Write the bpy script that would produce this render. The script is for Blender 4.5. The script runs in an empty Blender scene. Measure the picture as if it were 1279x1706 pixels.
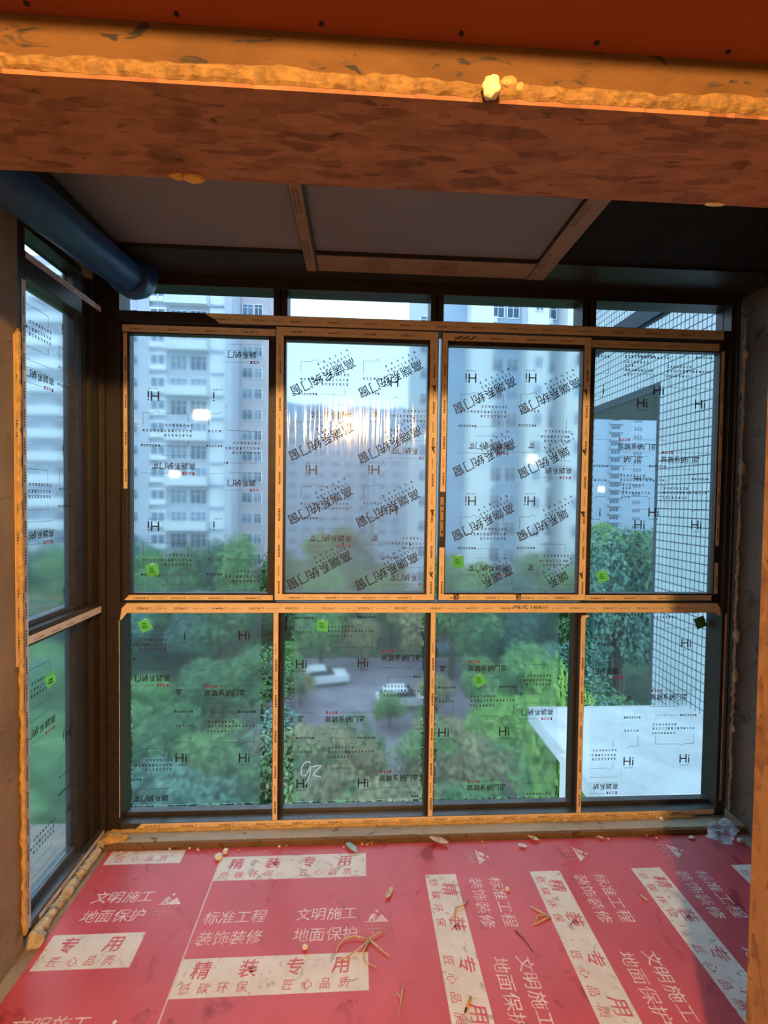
import bpy, bmesh, math, random
from mathutils import Vector, Matrix, noise
random.seed(11)
S = bpy.context.scene
COL = S.collection

# ------------------------------------------------------------------ camera
FPX, W, H = 790.0, 1279.0, 1706.0
yaw, pitch, roll = math.radians(3.24), math.radians(-1.6), math.radians(0.73)
fw = Vector((math.sin(yaw) * math.cos(pitch), math.cos(yaw) * math.cos(pitch), math.sin(pitch)))
r0 = fw.cross(Vector((0, 0, 1))).normalized()
u0 = r0.cross(fw)
RR = r0 * math.cos(roll) + u0 * math.sin(roll)
UU = -r0 * math.sin(roll) + u0 * math.cos(roll)
cd = bpy.data.cameras.new('camera')
cd.sensor_fit = 'VERTICAL'
cd.sensor_height = 24.0
cd.lens = 24.0 * FPX / H
cd.clip_start = 0.02
cd.clip_end = 3000
cam = bpy.data.objects.new('camera', cd)
COL.objects.link(cam)
cam.matrix_world = Matrix(((RR.x, UU.x, -fw.x, 0.0), (RR.y, UU.y, -fw.y, 0.0), (RR.z, UU.z, -fw.z, 1.5), (0, 0, 0, 1)))
S.camera = cam

# ------------------------------------------------------------------ sky, lamp strength, exposure
SKY_STRENGTH = 2.3
LAMP_COLOR = (1.0, 0.57, 0.22)
LAMP_STRENGTH = 3600.0
wd = bpy.data.worlds.new('world')
S.world = wd
wd.use_nodes = True
bg = wd.node_tree.nodes['Background']
bg.inputs[0].default_value = (0.54, 0.79, 1.0, 1)
bg.inputs[1].default_value = SKY_STRENGTH
S.view_settings.view_transform = 'Standard'
S.view_settings.look = 'None'
S.view_settings.gamma = 1.0
S.view_settings.exposure = 0.0
S.view_settings.use_curve_mapping = False
S.cycles.use_denoising = True
S.cycles.adaptive_threshold = 0.02
S.cycles.max_bounces = 10
S.cycles.diffuse_bounces = 4
S.cycles.glossy_bounces = 4
S.cycles.transmission_bounces = 10
S.cycles.transparent_max_bounces = 24
S.cycles.sample_clamp_indirect = 6.0
S.cycles.caustics_refractive = True
S.cycles.blur_glossy = 0.0

# ------------------------------------------------------------------ materials
MATS = {}


def nodes_of(name):
    m = bpy.data.materials.new(name)
    m.use_nodes = True
    nt = m.node_tree
    MATS[name] = m
    return m, nt, nt.nodes, nt.links, nt.nodes['Principled BSDF']


def plain(name, col, rough=0.6, metal=0.0, var=0.12, scale=12.0, bump=0.0, spec=0.5, var_col=None, stretch=(1, 1, 1)):
    m, nt, N, L, p = nodes_of(name)
    tc = N.new('ShaderNodeTexCoord')
    mp = N.new('ShaderNodeMapping')
    mp.inputs['Scale'].default_value = stretch
    L.new(tc.outputs['Object'], mp.inputs['Vector'])
    nz = N.new('ShaderNodeTexNoise')
    nz.inputs['Scale'].default_value = scale
    nz.inputs['Detail'].default_value = 5
    nz.inputs['Roughness'].default_value = 0.62
    L.new(mp.outputs[0], nz.inputs['Vector'])
    rp = N.new('ShaderNodeValToRGB')
    a = var_col if var_col else tuple(c * (1 - var * 1.6) for c in col)
    b = tuple(min(1, c * (1 + var)) for c in col)
    rp.color_ramp.elements[0].position = 0.32
    rp.color_ramp.elements[0].color = (*a, 1)
    rp.color_ramp.elements[1].position = 0.62
    rp.color_ramp.elements[1].color = (*b, 1)
    L.new(nz.outputs[0], rp.inputs[0])
    L.new(rp.outputs[0], p.inputs['Base Color'])
    p.inputs['Roughness'].default_value = rough
    p.inputs['Metallic'].default_value = metal
    p.inputs['Specular IOR Level'].default_value = spec
    if bump:
        bp = N.new('ShaderNodeBump')
        bp.inputs['Strength'].default_value = bump
        bp.inputs['Distance'].default_value = 0.01
        L.new(nz.outputs[0], bp.inputs['Height'])
        L.new(bp.outputs[0], p.inputs['Normal'])
    return m


def osb(name, dark, mid, light, swap=False):
    """pressed strand board: overlapping flat strands at random angles"""
    m, nt, N, L, p = nodes_of(name)
    tc = N.new('ShaderNodeTexCoord')
    outs = []
    for k, (ang, sx, sy) in enumerate(((0.3, 15, 62), (-0.7, 14, 55), (1.35, 15, 60))):
        mp = N.new('ShaderNodeMapping')
        if swap:
            mp.inputs['Rotation'].default_value = (0, math.pi / 2, 0)
        L.new(tc.outputs['Object'], mp.inputs['Vector'])
        m2 = N.new('ShaderNodeMapping')
        m2.inputs['Rotation'].default_value = (0, 0, ang + (1.57 if swap else 0))
        m2.inputs['Scale'].default_value = (sx, sy, 1)
        L.new(mp.outputs[0], m2.inputs['Vector'])
        nz = N.new('ShaderNodeTexNoise')
        nz.inputs['Scale'].default_value = 0.6
        L.new(m2.outputs[0], nz.inputs['Vector'])
        ad = N.new('ShaderNodeMixRGB')
        ad.blend_type = 'ADD'
        ad.inputs[0].default_value = 1.0
        L.new(m2.outputs[0], ad.inputs[1])
        L.new(nz.outputs['Color'], ad.inputs[2])
        v = N.new('ShaderNodeTexVoronoi')
        v.inputs['Scale'].default_value = 1.0
        L.new(ad.outputs[0], v.inputs['Vector'])
        sp = N.new('ShaderNodeSeparateColor')
        L.new(v.outputs['Color'], sp.inputs[0])
        outs.append(sp)
    mx = N.new('ShaderNodeMath')
    mx.operation = 'GREATER_THAN'
    mx.inputs[1].default_value = 0.5
    L.new(outs[0].outputs[1], mx.inputs[0])
    a = N.new('ShaderNodeMix')
    L.new(mx.outputs[0], a.inputs[0])
    L.new(outs[1].outputs[0], a.inputs[2])
    L.new(outs[0].outputs[0], a.inputs[3])
    g = N.new('ShaderNodeMath')
    g.operation = 'GREATER_THAN'
    g.inputs[1].default_value = 0.66
    L.new(outs[2].outputs[1], g.inputs[0])
    b = N.new('ShaderNodeMix')
    L.new(g.outputs[0], b.inputs[0])
    L.new(a.outputs[0], b.inputs[2])
    L.new(outs[2].outputs[0], b.inputs[3])
    nf = N.new('ShaderNodeTexNoise')
    nf.inputs['Scale'].default_value = 30
    nf.inputs['Detail'].default_value = 6
    L.new(tc.outputs['Object'], nf.inputs['Vector'])
    c = N.new('ShaderNodeMix')
    c.inputs[0].default_value = 0.55
    L.new(b.outputs[0], c.inputs[2])
    L.new(nf.outputs[0], c.inputs[3])
    # thin dark slivers between strands
    ms = N.new('ShaderNodeMapping')
    ms.inputs['Rotation'].default_value = (0, math.pi / 2 if swap else 0, 0.25)
    ms.inputs['Scale'].default_value = (14, 60, 14 if not swap else 60)
    L.new(tc.outputs['Object'], ms.inputs['Vector'])
    ns = N.new('ShaderNodeTexNoise')
    ns.inputs['Scale'].default_value = 1.3
    ns.inputs['Detail'].default_value = 3
    ns.inputs['Distortion'].default_value = 0.8
    L.new(ms.outputs[0], ns.inputs['Vector'])
    rs = N.new('ShaderNodeValToRGB')
    rs.color_ramp.elements[0].position = 0.27
    rs.color_ramp.elements[0].color = (0.35, 0.35, 0.35, 1)
    rs.color_ramp.elements[1].position = 0.34
    rs.color_ramp.elements[1].color = (1, 1, 1, 1)
    L.new(ns.outputs[0], rs.inputs[0])
    rp = N.new('ShaderNodeValToRGB')
    rp.color_ramp.elements[0].position = 0.22
    rp.color_ramp.elements[0].color = (*dark, 1)
    rp.color_ramp.elements[1].position = 0.78
    rp.color_ramp.elements[1].color = (*light, 1)
    e = rp.color_ramp.elements.new(0.42)
    e.color = (*mid, 1)
    L.new(c.outputs[0], rp.inputs[0])
    ml = N.new('ShaderNodeMixRGB')
    ml.blend_type = 'MULTIPLY'
    ml.inputs[0].default_value = 1.0
    L.new(rp.outputs[0], ml.inputs[1])
    L.new(rs.outputs[0], ml.inputs[2])
    L.new(ml.outputs[0], p.inputs['Base Color'])
    p.inputs['Roughness'].default_value = 0.7
    bp = N.new('ShaderNodeBump')
    bp.inputs['Strength'].default_value = 0.35
    bp.inputs['Distance'].default_value = 0.002
    L.new(b.outputs[0], bp.inputs['Height'])
    L.new(bp.outputs[0], p.inputs['Normal'])
    return m


def stained(name, col, stain, amount=0.35, scale=6.0, rough=0.85, bump=0.4, stretch=(1, 1, 1), col2=None):
    """plaster with blotches of its own and darker stains"""
    m, nt, N, L, p = nodes_of(name)
    tc = N.new('ShaderNodeTexCoord')
    mp = N.new('ShaderNodeMapping')
    mp.inputs['Scale'].default_value = stretch
    L.new(tc.outputs['Object'], mp.inputs['Vector'])
    n1 = N.new('ShaderNodeTexNoise')
    n1.inputs['Scale'].default_value = scale
    n1.inputs['Detail'].default_value = 8
    n1.inputs['Roughness'].default_value = 0.7
    L.new(mp.outputs[0], n1.inputs['Vector'])
    n2 = N.new('ShaderNodeTexNoise')
    n2.inputs['Scale'].default_value = scale * 2.6
    n2.inputs['Detail'].default_value = 9
    n2.inputs['Distortion'].default_value = 1.2
    L.new(mp.outputs[0], n2.inputs['Vector'])
    r1 = N.new('ShaderNodeValToRGB')
    c2 = col2 if col2 else tuple(c * 0.72 for c in col)
    r1.color_ramp.elements[0].position = 0.36
    r1.color_ramp.elements[0].color = (*c2, 1)
    r1.color_ramp.elements[1].position = 0.6
    r1.color_ramp.elements[1].color = (*col, 1)
    L.new(n1.outputs[0], r1.inputs[0])
    r2 = N.new('ShaderNodeValToRGB')
    r2.color_ramp.elements[0].position = amount - 0.05
    r2.color_ramp.elements[0].color = (1, 1, 1, 1)
    r2.color_ramp.elements[1].position = amount + 0.03
    r2.color_ramp.elements[1].color = (0, 0, 0, 1)
    L.new(n2.outputs[0], r2.inputs[0])
    mx = N.new('ShaderNodeMixRGB')
    mx.inputs[2].default_value = (*stain, 1)
    L.new(r2.outputs[0], mx.inputs[0])
    L.new(r1.outputs[0], mx.inputs[1])
    L.new(mx.outputs[0], p.inputs['Base Color'])
    p.inputs['Roughness'].default_value = rough
    bp = N.new('ShaderNodeBump')
    bp.inputs['Strength'].default_value = bump
    bp.inputs['Distance'].default_value = 0.006
    L.new(n2.outputs[0], bp.inputs['Height'])
    L.new(bp.outputs[0], p.inputs['Normal'])
    return m


def glass(name, tint=(0.965, 0.99, 0.985), rough=0.0):
    m, nt, N, L, p = nodes_of(name)
    N.remove(p)
    o = N['Material Output']
    t = N.new('ShaderNodeBsdfTransparent')
    t.inputs[0].default_value = (*tint, 1)
    g = N.new('ShaderNodeBsdfGlossy')
    g.inputs['Roughness'].default_value = rough
    f = N.new('ShaderNodeFresnel')
    f.inputs[0].default_value = 1.45
    x = N.new('ShaderNodeMixShader')
    ge = N.new('ShaderNodeNewGeometry')
    iv = N.new('ShaderNodeMath')
    iv.operation = 'SUBTRACT'
    iv.inputs[0].default_value = 1.0
    L.new(ge.outputs['Backfacing'], iv.inputs[1])
    mu = N.new('ShaderNodeMath')
    mu.operation = 'MULTIPLY'
    L.new(f.outputs[0], mu.inputs[0])
    L.new(iv.outputs[0], mu.inputs[1])
    L.new(mu.outputs[0], x.inputs[0])
    L.new(t.outputs[0], x.inputs[1])
    L.new(g.outputs[0], x.inputs[2])
    L.new(x.outputs[0], o.inputs[0])
    return m


def film(name, rough, veil, tint):
    """thin matt protective film: slightly rough transmission and a faint milky veil"""
    m, nt, N, L, p = nodes_of(name)
    N.remove(p)
    o = N['Material Output']
    g = N.new('ShaderNodeBsdfGlass')
    g.inputs['Color'].default_value = (*tint, 1)
    g.inputs['Roughness'].default_value = rough
    g.inputs['IOR'].default_value = 1.14
    t = N.new('ShaderNodeBsdfTranslucent')
    t.inputs[0].default_value = (0.8, 0.85, 0.9, 1)
    tc = N.new('ShaderNodeTexCoord')
    nz = N.new('ShaderNodeTexNoise')
    nz.inputs['Scale'].default_value = 3.0
    L.new(tc.outputs['Object'], nz.inputs['Vector'])
    mr = N.new('ShaderNodeMapRange')
    mr.inputs[3].default_value = veil * 0.6
    mr.inputs[4].default_value = veil * 1.4
    L.new(nz.outputs[0], mr.inputs[0])
    x = N.new('ShaderNodeMixShader')
    L.new(mr.outputs[0], x.inputs[0])
    L.new(g.outputs[0], x.inputs[1])
    L.new(t.outputs[0], x.inputs[2])
    L.new(x.outputs[0], o.inputs[0])
    return m


def wrap(name, milk, gloss):
    """clear plastic wrap pulled over a sash, creased into fine vertical ridges"""
    m, nt, N, L, p = nodes_of(name)
    N.remove(p)
    o = N['Material Output']
    tc = N.new('ShaderNodeTexCoord')
    mp = N.new('ShaderNodeMapping')
    mp.inputs['Scale'].default_value = (26, 1, 1.1)
    L.new(tc.outputs['Object'], mp.inputs['Vector'])
    nz = N.new('ShaderNodeTexNoise')
    nz.inputs['Scale'].default_value = 1.6
    nz.inputs['Detail'].default_value = 3
    L.new(mp.outputs[0], nz.inputs['Vector'])
    bp = N.new('ShaderNodeBump')
    bp.inputs['Strength'].default_value = 1.0
    bp.inputs['Distance'].default_value = 0.003
    L.new(nz.outputs[0], bp.inputs['Height'])
    t = N.new('ShaderNodeBsdfTransparent')
    t.inputs[0].default_value = (0.93, 0.95, 0.97, 1)
    d = N.new('ShaderNodeBsdfTranslucent')
    d.inputs[0].default_value = (0.62, 0.66, 0.74, 1)
    d2 = N.new('ShaderNodeBsdfDiffuse')
    d2.inputs[0].default_value = (0.7, 0.7, 0.72, 1)
    dm = N.new('ShaderNodeMixShader')
    dm.inputs[0].default_value = 0.35
    L.new(d.outputs[0], dm.inputs[1])
    L.new(d2.outputs[0], dm.inputs[2])
    g = N.new('ShaderNodeBsdfGlossy')
    g.inputs['Roughness'].default_value = 0.1
    L.new(bp.outputs[0], g.inputs['Normal'])
    x = N.new('ShaderNodeMixShader')
    x.inputs[0].default_value = milk
    L.new(t.outputs[0], x.inputs[1])
    L.new(dm.outputs[0], x.inputs[2])
    y = N.new('ShaderNodeMixShader')
    y.inputs[0].default_value = gloss
    L.new(x.outputs[0], y.inputs[1])
    L.new(g.outputs[0], y.inputs[2])
    L.new(y.outputs[0], o.inputs[0])
    return m


def emit(name, col, strength):
    m, nt, N, L, p = nodes_of(name)
    p.inputs['Base Color'].default_value = (*col, 1)
    p.inputs['Emission Color'].default_value = (*col, 1)
    p.inputs['Emission Strength'].default_value = strength
    return m


def backlit(name, col, share=0.6):
    m, nt, N, L, p = nodes_of(name)
    p.inputs['Base Color'].default_value = (*col, 1)
    p.inputs['Roughness'].default_value = 0.6
    t = N.new('ShaderNodeBsdfTranslucent')
    t.inputs[0].default_value = (*col, 1)
    x = N.new('ShaderNodeMixShader')
    x.inputs[0].default_value = share
    L.new(p.outputs[0], x.inputs[1])
    L.new(t.outputs[0], x.inputs[2])
    L.new(x.outputs[0], N['Material Output'].inputs[0])
    return m


def leafy(name, a, b):
    m, nt, N, L, p = nodes_of(name)
    tc = N.new('ShaderNodeTexCoord')
    nz = N.new('ShaderNodeTexNoise')
    nz.inputs['Scale'].default_value = 1.1
    nz.inputs['Detail'].default_value = 4
    L.new(tc.outputs['Object'], nz.inputs['Vector'])
    oi = N.new('ShaderNodeObjectInfo')
    rp = N.new('ShaderNodeValToRGB')
    rp.color_ramp.elements[0].position = 0.35
    rp.color_ramp.elements[0].color = (*a, 1)
    rp.color_ramp.elements[1].position = 0.65
    rp.color_ramp.elements[1].color = (*b, 1)
    L.new(nz.outputs[0], rp.inputs[0])
    L.new(rp.outputs[0], p.inputs['Base Color'])
    p.inputs['Roughness'].default_value = 0.55
    return m


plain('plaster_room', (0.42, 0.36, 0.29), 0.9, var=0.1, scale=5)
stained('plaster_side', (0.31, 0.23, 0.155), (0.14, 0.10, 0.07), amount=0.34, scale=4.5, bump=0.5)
stained('plaster_shaded', (0.17, 0.13, 0.10), (0.07, 0.055, 0.045), amount=0.38, scale=4.5, bump=0.5)  # darker copy of the side plaster, right wall's shade painted into the colour
stained('beam_plaster', (0.175, 0.08, 0.02), (0.03, 0.025, 0.02), amount=0.36, scale=9, bump=0.5, stretch=(0.7, 1, 1.6))
plain('drywall_red_bounce', (0.26, 0.05, 0.016), 0.8, var=0.05, scale=3)  # red bounce from floor film and lamp put into the drywall colour
osb('osb_soffit', (0.17, 0.066, 0.028), (0.30, 0.122, 0.052), (0.44, 0.195, 0.088))
osb('osb_jamb', (0.20, 0.085, 0.025), (0.35, 0.165, 0.05), (0.42, 0.21, 0.07), swap=True)
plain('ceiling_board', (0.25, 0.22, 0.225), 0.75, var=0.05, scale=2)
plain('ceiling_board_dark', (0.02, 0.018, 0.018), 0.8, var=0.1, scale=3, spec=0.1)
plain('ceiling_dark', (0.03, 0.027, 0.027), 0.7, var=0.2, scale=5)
plain('tape_shaded', (0.36, 0.20, 0.10), 0.6, var=0.08, scale=18)  # darker tape copy, the beam's shade on the ceiling painted in
plain('tape', (0.90, 0.69, 0.42), 0.55, var=0.06, scale=18)
plain('tape_pale', (0.74, 0.66, 0.58), 0.55, var=0.06, scale=18)
plain('tape_ink', (0.13, 0.07, 0.03), 0.7, var=0.1)
plain('bronze', (0.052, 0.042, 0.036), 0.38, metal=0.35, var=0.15, scale=30)
plain('bronze_sill', (0.10, 0.10, 0.105), 0.3, metal=0.5, var=0.12, scale=20)
plain('gasket', (0.012, 0.012, 0.014), 0.5)
plain('handle_metal', (0.45, 0.30, 0.17), 0.35, metal=0.6)
plain('pipe_blue', (0.018, 0.075, 0.19), 0.42, var=0.06, scale=6)
plain('foam', (0.62, 0.40, 0.14), 0.8, var=0.18, scale=40, bump=0.6)
plain('foam_beam', (0.29, 0.16, 0.05), 0.8, var=0.25, scale=60, bump=0.6)
plain('foam_pale', (0.58, 0.48, 0.32), 0.8, var=0.2, scale=40, bump=0.6)
plain('foam_bright', (0.92, 0.80, 0.48), 0.7, var=0.12, scale=30, bump=0.4)
stained('sill_cement', (0.42, 0.38, 0.31), (0.18, 0.12, 0.06), amount=0.36, scale=9, bump=0.4, stretch=(0.4, 1, 1))
stained('sill_edge', (0.22, 0.125, 0.06), (0.09, 0.05, 0.025), amount=0.4, scale=14, bump=0.7, stretch=(0.5, 1, 1))
stained('concrete', (0.36, 0.32, 0.27), (0.2, 0.17, 0.13), amount=0.36, scale=7, bump=0.3)
stained('film_red', (0.60, 0.10, 0.13), (0.33, 0.035, 0.05), amount=0.365, scale=2.4, rough=0.33, bump=0.28, col2=(0.50, 0.075, 0.10))
stained('film_white', (0.76, 0.74, 0.73), (0.46, 0.41, 0.38), amount=0.39, scale=9, rough=0.45, bump=0.06, col2=(0.66, 0.62, 0.58))
plain('film_white_text', (0.76, 0.68, 0.68), 0.5, var=0.1, scale=22, var_col=(0.66, 0.34, 0.37))
plain('film_red_text', (0.50, 0.05, 0.10), 0.5, var=0.15, scale=24, var_col=(0.60, 0.25, 0.28))
plain('film_edge', (0.66, 0.52, 0.50), 0.5)
plain('ink_black', (0.012, 0.013, 0.018), 0.6)
plain('ink_soft', (0.07, 0.08, 0.11), 0.6)
plain('ink_red', (0.52, 0.04, 0.09), 0.6)
backlit('chalk_white', (0.9, 0.9, 0.9), 0.8)
backlit('sticker_green', (0.24, 0.66, 0.10), 0.72)
plain('sticker_dark', (0.06, 0.26, 0.06), 0.5, var=0.15, scale=40)
backlit('sticker_mark', (0.10, 0.38, 0.05), 0.72)
backlit('sticker_tip', (0.8, 0.85, 0.75), 0.6)
plain('straw', (0.60, 0.47, 0.33), 0.8, var=0.2, scale=60)
plain('leaf_dry', (0.58, 0.46, 0.34), 0.75, var=0.25, scale=50)
plain('butt_filter', (0.70, 0.36, 0.10), 0.8)
plain('ash', (0.03, 0.028, 0.026), 0.9)
plain('scrap_white', (0.78, 0.74, 0.68), 0.7, var=0.15, scale=60)
plain('scrap_teal', (0.32, 0.55, 0.52), 0.6)
plain('dark_stick', (0.12, 0.05, 0.04), 0.8)
plain('screw_head', (0.03, 0.02, 0.02), 0.5, metal=0.6)
glass('pane_glass')
glass('pane_transom', (0.97, 0.985, 1.0))
film('film_print', 0.10, 0.045, (0.97, 0.99, 1.0))
film('film_thin', 0.045, 0.035, (0.97, 0.99, 1.0))
film('film_dense', 0.13, 0.07, (0.95, 0.98, 1.0))
wrap('wrap_creased', 0.15, 0.07)
wrap('wrap_smooth', 0.12, 0.03)
film('bag_clear', 0.12, 0.45, (0.95, 0.97, 1.0))
emit('bulb_glow', LAMP_COLOR, LAMP_STRENGTH)
emit('lit_window', (1.0, 0.93, 0.72), 9.0)
plain('socket_black', (0.02, 0.02, 0.02), 0.5)
plain('tile_pale', (0.60, 0.68, 0.72), 0.35, var=0.06, scale=3)
plain('grout_dark', (0.045, 0.06, 0.075), 0.9)
plain('concrete_grey', (0.32, 0.36, 0.38), 0.9, var=0.1, scale=2)
stained('canopy_white', (0.80, 0.82, 0.84), (0.5, 0.52, 0.54), amount=0.27, scale=1.6, bump=0.1, rough=0.6)
plain('paving', (0.25, 0.22, 0.26), 0.9, var=0.15, scale=0.5)
plain('grass_ground', (0.045, 0.085, 0.035), 0.95, var=0.3, scale=0.8)
plain('wall_lavender', (0.50, 0.52, 0.60), 0.85, var=0.05, scale=0.4)
plain('wall_white', (0.70, 0.74, 0.78), 0.85, var=0.04, scale=0.4)
plain('wall_bluegrey', (0.36, 0.46, 0.58), 0.85, var=0.05, scale=0.4)
plain('wall_pink', (0.56, 0.49, 0.53), 0.85, var=0.06, scale=0.4)
plain('wall_cream', (0.80, 0.81, 0.79), 0.85, var=0.04, scale=0.4)
plain('wall_haze', (0.40, 0.50, 0.62), 0.9, var=0.05, scale=0.2)  # haze of distance painted into the wall colour
plain('frame_white', (0.82, 0.85, 0.88), 0.6)
plain('pane_dark', (0.06, 0.11, 0.19), 0.25, var=0.2, scale=0.6)
plain('pane_mid', (0.16, 0.24, 0.35), 0.25, var=0.2, scale=0.6)
plain('hill', (0.17, 0.28, 0.38), 0.95, var=0.15, scale=0.02)  # blue of the distant haze painted into the hill colour
plain('car_white', (0.78, 0.80, 0.83), 0.3, var=0.02)
plain('car_glass', (0.03, 0.035, 0.045), 0.15)
plain('tyre', (0.02, 0.02, 0.022), 0.8)
plain('car_light', (0.6, 0.6, 0.62), 0.3)
plain('bark', (0.10, 0.075, 0.055), 0.9, var=0.2, scale=6)
leafy('leaf_dark', (0.045, 0.13, 0.05), (0.13, 0.30, 0.10))
leafy('leaf_mid', (0.08, 0.21, 0.065), (0.22, 0.43, 0.13))
leafy('leaf_bright', (0.12, 0.30, 0.05), (0.32, 0.55, 0.11))
leafy('leaf_olive', (0.20, 0.18, 0.09), (0.40, 0.38, 0.18))
leafy('leaf_blue', (0.06, 0.17, 0.13), (0.16, 0.33, 0.23))

# ------------------------------------------------------------------ helpers
WL = {}   # world location of each object's origin


def wl(o):
    return WL.get(o.name, Vector((0, 0, 0))) if o else Vector((0, 0, 0))


class MB:
    def __init__(self):
        self.v, self.f = [], []

    def box(self, x0, x1, y0, y1, z0, z1):
        b = len(self.v)
        self.v += [(x0, y0, z0), (x1, y0, z0), (x1, y1, z0), (x0, y1, z0), (x0, y0, z1), (x1, y0, z1), (x1, y1, z1), (x0, y1, z1)]
        self.f += [tuple(b + i for i in q) for q in ((0, 3, 2, 1), (4, 5, 6, 7), (0, 1, 5, 4), (1, 2, 6, 5), (2, 3, 7, 6), (3, 0, 4, 7))]
        return self

    def poly(self, pts):
        b = len(self.v)
        self.v += [tuple(p) for p in pts]
        self.f.append(tuple(range(b, b + len(pts))))
        return self

    def prism(self, pts2, axis, a, c):
        """extrude a 2-D outline along an axis; the outline gives the two other axes in order"""
        n = len(pts2)
        b = len(self.v)

        def mk(p, t):
            q = list(p)
            q.insert(axis, t)
            return tuple(q)
        self.v += [mk(p, a) for p in pts2] + [mk(p, c) for p in pts2]
        self.f.append(tuple(b + i for i in range(n))[::-1])
        self.f.append(tuple(b + n + i for i in range(n)))
        for i in range(n):
            j = (i + 1) % n
            self.f.append((b + i, b + j, b + n + j, b + n + i))
        return self

    def tube(self, pts, rad, seg=8, cap=True):
        pts = [Vector(p) for p in pts]
        rr = rad if isinstance(rad, (list, tuple)) else [rad] * len(pts)
        b = len(self.v)
        up = Vector((0.13, 0.21, 0.97))
        for i, p in enumerate(pts):
            d = (pts[min(i + 1, len(pts) - 1)] - pts[max(i - 1, 0)]).normalized()
            s = d.cross(up)
            if s.length < 1e-3:
                s = d.cross(Vector((1, 0, 0)))
            s.normalize()
            t = s.cross(d)
            for k in range(seg):
                a = 2 * math.pi * k / seg
                self.v.append(tuple(p + (s * math.cos(a) + t * math.sin(a)) * rr[i]))
        for i in range(len(pts) - 1):
            for k in range(seg):
                k2 = (k + 1) % seg
                self.f.append((b + i * seg + k, b + i * seg + k2, b + (i + 1) * seg + k2, b + (i + 1) * seg + k))
        if cap:
            self.f.append(tuple(b + k for k in range(seg))[::-1])
            self.f.append(tuple(b + (len(pts) - 1) * seg + k for k in range(seg)))
        return self

    def lump(self, c, r, seed=0, amp=0.35, sub=2, squash=(1, 1, 1)):
        bm = bmesh.new()
        bmesh.ops.create_icosphere(bm, subdivisions=sub, radius=1.0)
        b = len(self.v)
        for q in bm.verts:
            n = q.co.normalized()
            k = 1 + amp * noise.noise(n * 1.7 + Vector((seed * 3.1, seed * 1.7, 0)))
            self.v.append((c[0] + n.x * r * k * squash[0], c[1] + n.y * r * k * squash[1], c[2] + n.z * r * k * squash[2]))
        for f in bm.faces:
            self.f.append(tuple(b + q.index for q in f.verts))
        bm.free()
        return self

    def mesh(self, name, mat, off=Vector((0, 0, 0)), smooth=False):
        me = bpy.data.meshes.new(name)
        me.from_pydata([(x - off.x, y - off.y, z - off.z) for x, y, z in self.v], [], self.f)
        me.materials.append(MATS[mat])
        if smooth:
            me.polygons.foreach_set('use_smooth', [True] * len(me.polygons))
        me.update()
        return me

    def build(self, name, mat, parent=None, at=None, smooth=False):
        w = Vector(at) if at is not None else wl(parent)
        me = self.mesh(name, mat, w, smooth)
        o = bpy.data.objects.new(name, me)
        COL.objects.link(o)
        if parent:
            o.parent = parent
        o.location = w - wl(parent)
        WL[o.name] = w
        return o


def tag(o, label=None, cat=None, group=None, kind=None):
    if label:
        o['label'] = label
    if cat:
        o['category'] = cat
    if group:
        o['group'] = group
    if kind:
        o['kind'] = kind
    return o


def empty(name, loc, label=None, cat=None, group=None, kind=None):
    o = bpy.data.objects.new(name, None)
    o.empty_display_size = 0.1
    COL.objects.link(o)
    o.location = loc
    WL[o.name] = Vector(loc)
    return tag(o, label, cat, group, kind)


def inst(name, me, parent, loc, rotz=0.0, scale=(1, 1, 1)):
    """a copy of a mesh (shared data) at a world place under a parent"""
    o = bpy.data.objects.new(name, me)
    COL.objects.link(o)
    if parent:
        o.parent = parent
    o.location = Vector(loc) - wl(parent)
    o.rotation_euler = (0, 0, rotz)
    o.scale = scale
    WL[o.name] = Vector(loc)
    return o


def bevel(o, w, seg=2):
    b = o.modifiers.new('bevel', 'BEVEL')
    b.width = w
    b.segments = seg
    b.limit_method = 'ANGLE'
    return o


# lettering: glyph outlines taken once from the built-in font
_G = {}


def glyph(ch, thick=0.0):
    k = (ch, thick)
    if k not in _G:
        c = bpy.data.curves.new('glyph', 'FONT')
        c.body = ch
        c.resolution_u = 1 if ord(ch) > 255 else 3
        c.offset = thick
        c.align_x = 'LEFT'
        o = bpy.data.objects.new('glyph', c)
        COL.objects.link(o)
        dg = bpy.context.evaluated_depsgraph_get()
        me = bpy.data.meshes.new_from_object(o.evaluated_get(dg))
        vs = [(v.co.x, v.co.y) for v in me.vertices]
        fs = [tuple(p.vertices) for p in me.polygons]
        if vs:
            x0, x1 = min(v[0] for v in vs), max(v[0] for v in vs)
            vs = [(x - x0, y) for x, y in vs]
            wdt = x1 - x0
        else:
            wdt = 0.3
        bpy.data.objects.remove(o)
        bpy.data.curves.remove(c)
        bpy.data.meshes.remove(me)
        _G[k] = (vs, fs, wdt)
    return _G[k]


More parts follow.
